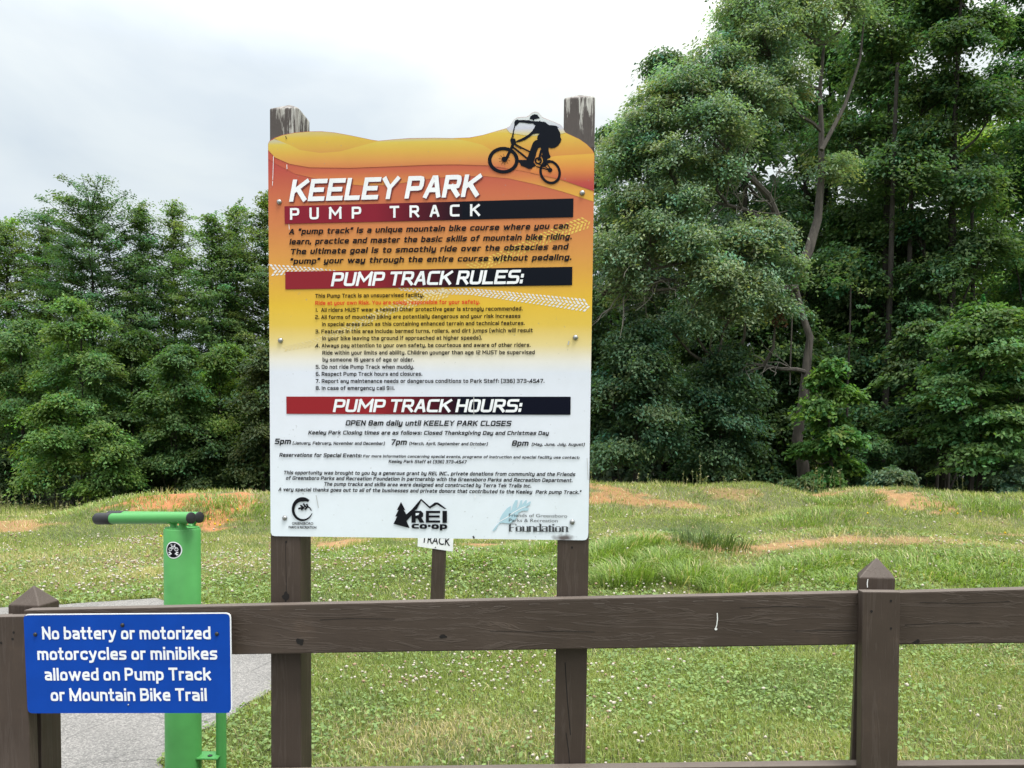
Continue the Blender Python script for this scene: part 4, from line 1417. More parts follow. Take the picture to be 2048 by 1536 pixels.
mb = MB()
tree_px = [(1640, 505), (1688, 604), (1672, 598), (1700, 660), (1880, 468), (1985, 560), (2042, 508), (2090, 505)]
TREE = [(1638, 505), (1690, 604), (1670, 600), (1702, 655), (1765, 600), (1880, 466), (1984, 558), (2046, 512), (2085, 512), (2187, 587), (2162, 590), (2070, 535), (1984, 585), (1882, 490), (1830, 590), (1808, 606), (1790, 640), (1704, 735), (1742, 820),
        (1548, 768), (1592, 680), (1568, 680), (1610, 600), (1588, 604)]
mb.poly([on_plane(*za(p), TOFF) for p in TREE], 0)
LT = TOFF - .0003
# R E I
mb.poly([on_plane(*za(p), LT) for p in [(1765, 755), (1765, 625), (1800, 612), (1880, 612), (1905, 640), (1905, 680), (1885, 695), (1920, 755), (1865, 755), (1838, 705), (1815, 705), (1815, 755)]], 0)
mb.poly([on_plane(*za(p), LT - .0002) for p in [(1815, 640), (1815, 672), (1850, 660), (1858, 640)]], 1)
for q in ([(1938, 612), (1975, 612), (1975, 755), (1938, 755)], [(1975, 612), (2110, 612), (2110, 640), (1975, 640)], [(1975, 668), (2104, 668), (2104, 694), (1975, 694)], [(1975, 728), (2110, 728), (2110, 755), (1975, 755)], [(2138, 612), (2192, 612), (2192, 757), (2138, 757)]):
    mb.poly([on_plane(*za(p), LT) for p in q], 0)
techno(mb, 'co·op', za((1765, 826)), za((2196, 833)), 12.0, TOFF, 0, w=2.5, italic=0.0, rad=2.4, gap=0.8, space=1)
mb.build('mountain_emblem', [M['ink'], M['panel']], sign)

mb = MB()
LEAF = [(750, 855), (790, 800), (830, 760), (850, 690), (880, 640), (930, 580), (975, 552), (970, 610), (985, 600), (1000, 540), (1030, 485), (1058, 484), (1048, 540), (1040, 590), (1070, 560), (1090, 490), (1112, 482), (1108, 540), (1150, 485), (1168, 482), (1160, 530), (1200, 500), (1217, 502), (1200, 540), (1150, 575),
        (1190, 580), (1180, 612), (1110, 612), (1060, 640), (1060, 660), (1040, 700), (1000, 745), (950, 765), (860, 755), (830, 770), (790, 840), (760, 855)]
mb.poly([on_plane(*zb(p), LY[4]) for p in LEAF], 0)
barf(mb, [(830, 745), (930, 690), (1010, 630), (1090, 585), (1150, 560)], 9, zb, TOFF + .0002, 2)
sans(mb, 'Friends of Greensboro', zb((950, 684)), zb((1652, 694)), 7.0, TOFF, 1, 0.0)
sans(mb, 'Parks & Recreation', zb((950, 744)), zb((1538, 751)), 7.0, TOFF, 1, 0.0)
# fat serif word
FAT = {'F': ([(0, 0, 0, 10)], [(0, 10, 6, 10), (0, 5.2, 4, 5.2), (-1, 0, 2.4, 0), (6, 10, 6, 7.8)], 6.6), 'o': ('o',), 'u': ([(0.2, 0, 0.2, 7), (4.4, 0, 4.4, 7)], [(0.2, 0, 4.4, 0), (-1.1, 7, .2, 7), (4.4, 0, 6, 0), (3.2, 7, 4.4, 7)], 6.4),
       'n': ([(0.2, 0, 0.2, 7), (4.4, 0, 4.4, 7)], [(0.2, 7, 4.4, 7), (-1.1, 7, .2, 7), (-1, 0, 1.5, 0), (3.2, 0, 5.8, 0)], 6.4), 'd': ([(0, .6, 0, 6.4), (4.2, 0, 4.2, 10.6)], [(0, 0, 4.2, 0), (0, 7, 4.2, 7), (2.8, 10.6, 4.2, 10.6), (4.2, 0, 5.6, 0)], 6.2),
       'a': ([(0, .4, 0, 3.4), (4.2, 0, 4.2, 7)], [(0, 7, 4.2, 7), (0, 3.9, 4.2, 3.9), (0, 0, 5.4, 0), (0, 7, 0, 5.2)], 6.2), 't': ([(1, 0, 1, 9)], [(-.6, 7, 3, 7), (1, 0, 3, 0)], 4.2), 'i': ([(0.2, 0, 0.2, 7), (0.2, 8.8, .2, 10.6)], [(-1.1, 7, .2, 7), (-1, 0, 1.6, 0)], 2.8)}
A_ = on_plane(*zb((948, 861)), TOFF); B_ = on_plane(*zb((1668, 868)), TOFF)
e1 = B_ - A_; ln = np.linalg.norm(e1); e1 /= ln; e2 = np.array([0, 0, 1.0]) - e1 * e1[2]; e2 /= np.linalg.norm(e2)
gl = []
x = 1.2
for ch in 'Foundation':
    if ch == 'o':
        gl.append((x, [(0, .6, 0, 6.4), (4.2, .6, 4.2, 6.4)], [(0, 0, 4.2, 0), (0, 7, 4.2, 7)])); x += 6.5
    else:
        v, h, a = FAT[ch]; gl.append((x, v, h)); x += a
tot = x - 0.6
ux = ln / tot; uy = 14.6 / 6.0235 * 6.0235 * (ln / np.hypot(720 / 6.0235, 7 / 6.0235)) / 10.0
for gx, v, h in gl:
    for s, (L_, wd) in enumerate(((v, 1.9), (h, 0.7))):
        for (x0, y0, x1, y1) in L_:
            q = strip([np.array([gx + x0, y0 + (0.35 if s else 0)]), np.array([gx + x1, y1 + (0.35 if s else 0)])], wd)[0]
            mb.face([A_ + e1 * p[0] * ux + e2 * p[1] * uy - N_DIR * .00012 * s for p in q][::-1], 1)
mb.build('leaf_emblem', [M['leaf_ink'], M['grey_ink'], M['white_ink']], sign)

# ---- screws and worn spots
def screw(px, py, r_px, off, mt, parent, name='screw'):
    mb = MB()
    c = on_plane(px, py, off)
    s = r_px / FPX * 2.15
    mb.tube([c, c - N_DIR * s * 0.35, c - N_DIR * s * 0.75, c - N_DIR * s * 0.95], [s * 1.25, s * 1.2, s * 0.8, s * .3], 12)
    return mb.build(name, [mt], parent, smooth=True)


for p in [(558.5, 404), (1164.5, 386), (561, 681), (1151, 675), (569.5, 1036), (1144.5, 1044)]:
    screw(p[0], p[1], 4.3, FR - 0.001, M['steel'], sign)
mb = MB()
SCUFF = [M['white_ink'], M['void'], plain('grey_scuff', (0.4, 0.4, 0.39))]
for P, w, m_ in [([(547, 312), (546.5, 328), (546, 344), (545.4, 360)], 1.0, 0), ([(545.2, 362), (545, 371)], 1.0, 0), ([(573.5, 329), (574, 338)], 1.2, 0), ([(571, 272), (573, 278)], 1.5, 1), ([(578, 449), (578.5, 459)], 1.0, 0),
                 ([(947.6, 794), (947.6, 829)], 1.6, 2), ([(950.5, 989), (950, 997)], 1.6, 0), ([(946, 1072), (948.5, 1077)], 3, 1), ([(1136, 690), (1138, 682)], 2.4, 2), ([(632, 990), (637, 1016)], 1.2, 2), ([(1174, 916), (1176.5, 960)], 1.0, 2)]:
    mb = MB()
    for q in strip([np.array(p, float) for p in P], w):
        mb.face([on_plane(a[0], a[1], FR - .0027) for a in q], 0)
    mb.build('scratch', [SCUFF[m_]], sign)

# ================================================================== BLUE NOTICE
bo = -0.0030
nb = on_plane(257, 1427, bo)
notice = empty('notice_sign', nb)
tag(notice, 'blue metal notice with white lettering screwed to the fence rail near its left post', 'sign')


def rrect(c4, r, n=5):
    """rounded outline through four photo corners (tl, tr, br, bl)"""
    o = []
    for k in range(4):
        p = np.array(c4[k], float); a = np.array(c4[k - 1], float); b = np.array(c4[(k + 1) % 4], float)
        A = p + (a - p) / np.linalg.norm(a - p) * r; B = p + (b - p) / np.linalg.norm(b - p) * r
        for j in range(n + 1):
            t = j / n
            o.append((1 - t) ** 2 * A + 2 * t * (1 - t) * p + t * t * B)
    return o


BATTEN_FRONT = -0.038
NOFF = -0.042
C4 = [(46.8, 1228.6), (461.5, 1225.6), (464.3, 1426), (55.3, 1426.6)]
out_ = rrect(C4, 11)
mb = MB()
F = [on_plane(x, y, NOFF) for x, y in out_]
mb.poly(F, 0)
Bk = [p + N_DIR * 0.0032 for p in F]
for k in range(len(F)):
    k2 = (k + 1) % len(F)
    mb.face([F[k2], F[k], Bk[k], Bk[k2]], 1)
mb.poly(Bk, 1)
mb.build('panel', [M['blue'], M['white_ink']], notice)
mb = MB()
inn = rrect([(48.2, 1230.4), (459.6, 1227.4), (462.2, 1424.6), (56.4, 1425.2)], 10)
for k in range(len(out_)):
    k2 = (k + 1) % len(out_)
    q = [out_[k], out_[k2], inn[k2], inn[k]]
    if out_[k][1] < 1231 or out_[k][0] > 458 and out_[k2][0] > 458:
        mb.face([on_plane(p[0], p[1], NOFF - .0004) for p in q], 0)
mb.build('edge_gleam', [M['white_ink']], notice)  # plate edge, its reflection painted as white strips along top and right
mb = MB()
for s, a, b in [('No battery or motorized', (84.7, 1278.8), (421.5, 1278.6)), ('motorcycles or minibikes', (75.2, 1320), (434.9, 1319.3)), ('allowed on Pump Track', (90, 1361.2), (422.3, 1360.8)), ('or Mountain Bike Trail', (101.9, 1402), (413.9, 1402))]:
    techno(mb, s, a, b, 24.6, NOFF - .0010, 0, w=1.8, italic=0.0, rad=3.0, gap=1.0, space=3.0, grot=True)
mb.build('lettering', [M['white_ink']], notice)
for p in [(70.6, 1268.9), (244.9, 1250.2), (433.7, 1267.8)]:
    screw(p[0], p[1], 3.4, NOFF - .0008, M['dark_screw'], notice)
screw(256.7, 1409.7, 1.5, NOFF - .0008, M['steel'], notice, 'rivet')
# timber packer that carries the plate level with the batten
mb = MB()
f = [on_plane(x, y, -0.0385) for x, y in ((66, 1236), (452, 1234), (452, 1300), (66, 1302))]
mb.prism(f, [p + N_DIR * 0.0375 for p in f])
mb.build('packer', [M['rail']], notice)

# ================================================================== REPAIR STAND
SD = 2.9
sc_ = W(364.5, 1060, SD)
sb = np.array([sc_[0], sc_[1], 0.012])
stand = empty('bike_repair_stand', sb)
tag(stand, 'bright green bicycle repair post with two black-tipped hanging arms beside the path', 'repair stand')
RC = 34.6 / FPX * SD
z_top = W(364, 1056, SD)[2]
mb = MB()
mb.tube([(sb[0], sb[1], -0.1), (sb[0], sb[1], z_top - 0.006), (sb[0], sb[1], z_top)], [RC, RC, RC - 0.004], 48)
mb.build('column', [M['green_worn']], stand, smooth=True)
mb = MB()
mb.tube([(sb[0], sb[1], z_top - 0.0005), (sb[0], sb[1], z_top + 0.004)], [RC * .93, RC * .93], 48)
mb.build('column_cap', [M['green']], stand, smooth=True)
mb = MB()
mb.tube([(sb[0], sb[1], 0.013), (sb[0], sb[1], 0.022)], [RC * 1.9, RC * 1.9], 40)
mb.build('base_plate', [M['green']], stand, smooth=True)


def arm(r_px, l_px, dr, dl, rad):
    a = W(*r_px, dr); b = W(*l_px, dl)
    d = (b - a) / np.linalg.norm(b - a)
    mb = MB(); mb.tube([a, b - d * 0.03], rad, 28)
    t = mb.build('arm', [M['green']], stand, smooth=True)
    mb = MB(); mb.tube([a - d * .004, a - d * .002, a + d * .003], [rad * .85, rad * 1.0, rad * 1.02], 28)
    mb.build('end_cap', [M['rubber']], t, origin=sb, smooth=True)
    mb = MB(); mb.tube([b - d * 0.085, b - d * .083, b + d * .004, b + d * .012], [rad * 1.03, rad * 1.1, rad * 1.1, rad * .9], 28)
    mb.build('grip', [M['rubber']], t, origin=sb, smooth=True)
    return a, b, d


A1, B1, d1 = arm((382.5, 1036), (197, 1037.5), 2.83, 3.05, 0.0215)
A2, B2, d2 = arm((399, 1034.8), (222, 1032.5), 2.94, 3.17, 0.0215)
# saddle brackets flaring up from the column top to the arms
for (A, d, ss) in ((A1, d1, (0.045, 0.10)), (A2, d2, (0.03, 0.09))):
    for s in ss:
        p = A + d * s
        mb = MB()
        q = np.array([sb[0] + (p[0] - sb[0]) * 0.8, sb[1] + (p[1] - sb[1]) * 0.8, z_top + .002])
        mb.tube([q, q + (p - q) * .25, q + (p - q) * 0.55, p - np.array([0, 0, .008])], [0.017, 0.0125, 0.013, 0.021], 16)
        mb.build('saddle_bracket', [M['green']], stand, smooth=True)
# air pump tube with its bracket
pc = W(442.5, 1500, SD + 0.02)
mb = MB()
zt = W(442, 1345, SD)[2]
mb.tube([(pc[0], pc[1], 0.0), (pc[0], pc[1], zt)], [0.0195, .0195], 24)
mb.build('pump_tube', [M['green']], stand, smooth=True)
mb = MB(); mb.tube([(pc[0], pc[1], zt + .0005), (pc[0], pc[1], zt + .03), (pc[0], pc[1], zt + .032)], [0.021, .021, .015], 24)
mb.build('pump_head', [M['rubber']], stand, smooth=True)
bz = W(410, 1512, SD)[2]
mb = MB()
c = (np.array([sb[0] + RC * .8, sb[1] - .01, bz]) + np.array([pc[0], pc[1], bz])) / 2
mb.box(c, pc[0] - sb[0] - RC * .7, 0.07, 0.006)
mb.build('bracket_plate', [M['green']], stand, bevel=0.001)
mb = MB(); mb.tube([c + np.array([0.01, -.012, .0035]), c + np.array([.01, -.012, .006])], .009, 12)
mb.build('bolt', [M['rubber']], stand)
mb = MB()
q = np.array([sb[0] - RC * .28, sb[1] - RC * .955, W(354, 1530, SD)[2]])
mb.tube([q, q - np.array([0, .004, 0])], .005, 10)
mb.build('bolt', [M['rubber']], stand)

# round sticker wrapped on the column
ANG = R(-28.0)
view_az = math.atan2(sb[0], sb[1])


def wrap(x_m, z_m, lift):
    a = -view_az + math.pi + 0  # direction from the column to the camera
    th = ANG + x_m / RC
    # camera-facing direction and its right
    f = np.array([-math.sin(view_az), -math.cos(view_az), 0]); r_ = np.array([math.cos(view_az), -math.sin(view_az), 0])
    return np.array([sb[0], sb[1], stz + z_m]) + (f * math.cos(th) + r_ * math.sin(th)) * (RC + lift)


stz = W(348, 1095.6, SD)[2]
SR = 16.8 / FPX * SD
mb = MB()


def disc(r0, lift, m, cx=0, cz=0, ri=0.0, n=28, rings=3):
    for k in range(n):
        a0, a1 = 2 * math.pi * k / n, 2 * math.pi * (k + 1) / n
        for j in range(rings):
            s0 = ri + (r0 - ri) * j / rings; s1 = ri + (r0 - ri) * (j + 1) / rings
            P = [wrap(cx + s * math.cos(a), cz + s * math.sin(a), lift) for s, a in ((s0, a0), (s1, a0), (s1, a1), (s0, a1))]
            mb.face(P[::-1], m)


disc(SR, .0006, 0); disc(SR * .87, .0010, 1)
U = SR / 100.0


def sbar(P, w, lift=.0014):
    pts = [np.array(p, float) for p in P]
    for q in strip(pts, w):
        mb.face([wrap(p[0] * U, p[1] * U, lift) for p in q], 0)


disc(22 * U, .0014, 0, -36 * U, 10 * U, 15.5 * U, 18, 1); disc(22 * U, .0014, 0, 36 * U, 10 * U, 15.5 * U, 18, 1)
sbar([(-36, 10), (-16, 46), (18, 46)], 6.5); sbar([(36, 10), (14, 60), (28, 66)], 6.5, .0018); sbar([(-4, 12), (-20, 60)], 6.5, .0016); sbar([(-4, 12), (18, 46)], 6.5, .0020); sbar([(-32, 62), (-10, 62)], 7, .0022)
sbar([(-30, -42), (30, -42)], 13, .0014)
for sx in (-1, 1):
    sbar([(sx * 58, -28), (sx * 40, -26), (sx * 32, -40), (sx * 40, -54), (sx * 58, -52)], 14, .0018)
mb.build('sticker', [M['white_ink'], M['ink']], stand)

# ================================================================== MARKER SIGN BEHIND
MD = 5.9
mk0 = W(874, 1197, MD)
mbase = np.array([mk0[0], MD, float(terrain(mk0[0], MD))])
marker = empty('marker_sign', mbase)
tag(marker, 'small white square sign reading TRACK on a leaning brown stake behind the big board', 'sign')
mb = MB()
f = [W(864, 1100, MD), W(889.8, 1100, MD), W(886.8, 1197, MD), W(860.6, 1197, MD)]
up_l, up_r = f[0] + (f[0] - f[3]) * 1.6, f[1] + (f[1] - f[2]) * 1.6
dn_l = f[3] + (f[3] - f[0]) * ((f[3][2] - mbase[2] + .2) / (f[0][2] - f[3][2])); dn_r = f[2] + (f[2] - f[1]) * ((f[2][2] - mbase[2] + .2) / (f[1][2] - f[2][2]))
Fq = [up_l, up_r, dn_r, dn_l]
mb.prism(Fq, [p + np.array([0.004, 0.09, 0]) for p in Fq])
mb.build('post', [M['post']], marker, bevel=0.004)
MD2 = MD - 0.006
c4 = [W(839, 1012, MD2), W(909.5, 1021, MD2), W(905.5, 1103, MD2), W(835, 1092.8, MD2)]
mb = MB()
mb.prism(c4, [p + np.array([0, .005, 0]) for p in c4])
mb.build('panel', [M['white_ink']], marker)
mb = MB()
p0, p1 = (843, 1084.5), (900, 1091.5)
sans(mb, 'TRACK', p0, p1, 17, 0, 0, 0.01, plane=(W(*p0, MD2 - .002), W(*p1, MD2 - .002), np.array([0, 1., 0])))
mb.build('lettering', [M['ink']], marker)
mb = MB()
c = W(871, 1094.5, MD2 - .001)
mb.tube([c, c + np.array([0, -.004, 0])], .005, 10)
mb.build('screw', [M['steel']], marker)

#@@VEGETATION
# ================================================================== GRASS AND CLOVER
def scatter(n, y0, y1, gen, half=0.80, pad=0.9):
    """random ground points in the wedge that the view takes in, with a margin at the sides"""
    u = gen.random(n)
    y = np.sqrt(y0 ** 2 + u * (y1 ** 2 - y0 ** 2))
    x = (gen.random(n) * 2 - 1) * (half * y + pad)
    return x, y


def blades(x, y, h, w, lean, yaw, col, three=False):
    z = terrain(x, y) - 0.004
    n = len(x)
    dx, dy = np.cos(yaw), np.sin(yaw)          # blade width direction
    lx, ly = -np.sin(yaw + 0.6) * lean, np.cos(yaw + 0.6) * lean
    B = np.stack([x, y, z], 1)
    wv = np.stack([dx * w / 2, dy * w / 2, np.zeros(n)], 1)
    mid = B + np.stack([lx * h * 0.35, ly * h * 0.35, h * 0.62], 1)
    tip = B + np.stack([lx * h, ly * h, h * (1 - 0.28 * np.minimum(lean, 1.2))], 1)
    if three:
        V = np.stack([B - wv, B + wv, tip], 1).reshape(-1, 3)
        F3 = (np.arange(n)[:, None] * 3 + np.array([0, 1, 2])[None, :])
        C = np.repeat(col, 3, 0)
        return V, None, F3, C
    V = np.stack([B - wv, B + wv, mid + wv * 0.8, mid - wv * 0.8, tip], 1).reshape(-1, 3)
    i = np.arange(n)[:, None] * 5
    F4 = i + np.array([0, 1, 2, 3])[None, :]
    F3 = i + np.array([3, 2, 4])[None, :]
    C = np.repeat(col, 5, 0)
    return V, F4, F3, C


class Mass:
    def __init__(self): self.V, self.F4, self.F3, self.C, self.n = [], [], [], [], 0

    def add(self, V, F4, F3, C):
        if F4 is not None: self.F4.append(F4 + self.n)
        if F3 is not None: self.F3.append(F3 + self.n)
        self.V.append(V); self.C.append(C); self.n += len(V)

    def build(self, name, m, parent=None, origin=None):
        V = np.concatenate(self.V)
        if origin is not None: V = V - np.asarray(origin)
        fl = []
        if self.F4: fl.append(np.concatenate(self.F4))
        if self.F3: fl.append(np.concatenate(self.F3))
        return link(name, np_mesh(name, V, fl, [m], colors=np.concatenate(self.C)), parent)


G_A = np.array([0.192, 0.25, 0.06]); G_B = np.array([0.31, 0.355, 0.108]); G_DRY = np.array([0.52, 0.45, 0.25]); G_DARK = np.array([0.10, 0.165, 0.055])


def grass_color(x, y, gen, dryk=1.0):
    n = len(x)
    t = gen.random(n)[:, None]
    patch = np.clip(0.5 + 0.5 * wob(x, y, 0.55, 9.0), 0, 1)[:, None]
    c = G_A + (G_B - G_A) * np.clip(0.25 * t + 0.9 * patch, 0, 1)
    lush = sstep(0.25, 0.9, wob(x, y, 0.8, 5.5) * 0.7 + 0.3)[:, None]
    c = c + (G_DARK - c) * lush * 0.55
    d = np.clip(dryness(x, y) * dryk + gen.normal(0, 0.14, n), 0, 1)[:, None]
    dm, _ = dirt(x, y)
    d = np.clip(d + 0.7 * dm[:, None], 0, 1)
    pick = gen.random(n)[:, None] < d * 0.9
    c = np.where(pick, G_DRY * (0.7 + 0.5 * gen.random(n)[:, None]), c)
    return c * (0.72 + 0.5 * gen.random(n)[:, None])


def on_path(x, y):
    return inside(PATH_XY, x, y)


def build_grass():
    gen = np.random.default_rng(11)
    ms = Mass()
    for (n, y0, y1, h0, h1, w0, three) in ((210000, 2.4, 5.2, 0.028, 0.072, 0.004, False), (150000, 5.2, 9.0, 0.03, 0.08, 0.0062, False), (150000, 9.0, 14.5, 0.04, 0.11, 0.011, True), (130000, 14.5, 24.0, 0.06, 0.17, 0.02, True), (60000, 24.0, 32.0, 0.1, 0.3, 0.032, True)):
        x, y = scatter(n, y0, y1, gen)
        dm, _ = dirt(x, y)
        keep = (gen.random(len(x)) > dm * 0.97) & ~on_path(x, y)
        x, y = x[keep], y[keep]
        n = len(x)
        tall = sstep(0.2, 1.0, wob(x, y, 0.7, 2.5))
        h = (h0 + (h1 - h0) * gen.random(n)) * (0.75 + 0.8 * tall)
        w = w0 * (0.7 + 0.6 * gen.random(n))
        lean = gen.gamma(2.0, 0.32, n)
        ms.add(*blades(x, y, h, w, lean, gen.random(n) * 6.283, grass_color(x, y, gen), three))
    tag(ms.build('grass', M['blade']), 'mown and rough grass over the whole field', None, None, 'stuff')


def build_tall_grass():
    """long tussock grass on the near bank and along the far berm"""
    gen = np.random.default_rng(23)
    ms = Mass()
    cl = []
    # photo pixel, radius m, blade count, height
    for px, py, r, n, h in ((1250, 1165, .26, 620, .36), (1330, 1130, .25, 520, .28), (1390, 1165, .24, 560, .34), (1455, 1185, .2, 420, .28), (1510, 1160, .26, 420, .22), (1600, 1140, .34, 600, .17), (1660, 1125, .32, 600, .18), (1700, 1165, .3, 500, .17),
                            (1200, 1120, .34, 700, .27), (1225, 1100, .34, 600, .2), (1290, 1085, .3, 500, .17), (1840, 1140, .5, 700, .17), (1950, 1160, .5, 700, .16), (2010, 1130, .45, 600, .16), (1890, 1120, .4, 420, .13),
                            (1640, 1035, .6, 500, .18), (1580, 1045, .5, 400, .16), (1710, 1000, .5, 360, .2), (1660, 1010, .4, 300, .2), (1930, 1010, .8, 500, .22), (2020, 1020, .7, 500, .22), (1420, 1040, .5, 260, .16), (1250, 1035, .6, 300, .15),
                            (470, 1012, .5, 360, .2), (420, 1006, .35, 260, .22), (250, 1000, .6, 300, .16), (200, 1020, .8, 300, .15), (500, 1030, .6, 400, .16), (400, 1035, .5, 280, .14), (330, 1012, .5, 200, .16),
                            (740, 1110, .4, 500, .15), (1080, 1100, .5, 700, .18), (930, 1120, .4, 400, .14), (1100, 1140, .4, 500, .16), (640, 1105, .4, 300, .14)):
        c = terr_at(px, py)
        a = gen.random(n) * 6.283; q = r * np.sqrt(gen.random(n))
        x = c[0] + q * np.cos(a) * 1.3; y = c[1] + q * np.sin(a)
        hh = h * (0.5 + 0.6 * gen.random(n)) * (1.0 - 0.4 * (q / r))
        lean = 0.25 + gen.gamma(2.0, 0.3, n)
        col = (np.array([0.14, 0.22, 0.055]) + np.array([0.1, 0.11, 0.02]) * gen.random(n)[:, None]) * (0.75 + .5 * gen.random(n)[:, None])
        pale = gen.random(n) < 0.09
        col[pale] = np.array([0.5, 0.45, 0.25])
        ms.add(*blades(x, y, hh, (0.005 + 0.0006 * c[1]) * (0.7 + 0.6 * gen.random(n)), lean, a - 2.17 + gen.normal(0, .8, n), col))
    tag(ms.build('tall_grass', M['blade']), 'long arching grass scattered over the banks', None, None, 'stuff')


def build_weeds():
    """seed stalks on the crest of the far berm, dark wood behind them"""
    gen = np.random.default_rng(31)
    ms = Mass()
    n = 520
    x = gen.uniform(-13.5, 17, n); y = 17.6 + gen.uniform(0, 3.4, n)
    h = gen.uniform(0.16, 0.62, n) * np.clip(0.55 + 0.5 * np.sin(x * 1.9) + 0.3 * np.sin(x * 4.3 + 1), 0.25, 1.2)
    z = terrain(x, y)
    lean = gen.normal(0, 0.12, n)
    tip = np.stack([x + lean * h, y, z + h], 1)
    base = np.stack([x, y, z - .02], 1)
    wv = np.stack([np.full(n, 0.007), np.zeros(n), np.zeros(n)], 1)
    col = np.array([0.16, 0.17, 0.07]) * (0.6 + .7 * gen.random(n)[:, None])
    V = np.stack([base - wv, base + wv, tip + wv * .6, tip - wv * .6], 1).reshape(-1, 3)
    ms.add(V, np.arange(n)[:, None] * 4 + np.arange(4)[None, :], None, np.repeat(col, 4, 0))
    # leaves and seed heads up the stalks
    for k in range(9):
        t = gen.uniform(0.35, 1.02, n)[:, None]
        p = base + (tip - base) * t + gen.normal(0, 0.018, (n, 3))
        s = gen.uniform(0.014, 0.042, n)
        a = gen.random(n) * 6.283
        u = np.stack([np.cos(a) * s, np.sin(a) * s * .5, s * gen.uniform(-.2, 1.0, n)], 1)
        v = np.stack([-np.sin(a) * s * .4, np.cos(a) * s * .4, s * .5], 1)
        V = np.stack([p - u, p - v * .5, p + u, p + v * .5], 1).reshape(-1, 3)
        c = np.where(gen.random(n)[:, None] < 0.4, np.array([0.3, 0.27, 0.15]), np.array([0.12, 0.16, 0.05])) * (0.7 + .6 * gen.random(n)[:, None])
        ms.add(V, np.arange(n)[:, None] * 4 + np.arange(4)[None, :], None, np.repeat(c, 4, 0))
    tag(ms.build('weeds', M['blade']), 'thin weed stalks with seed heads along the far crest', None, None, 'stuff')


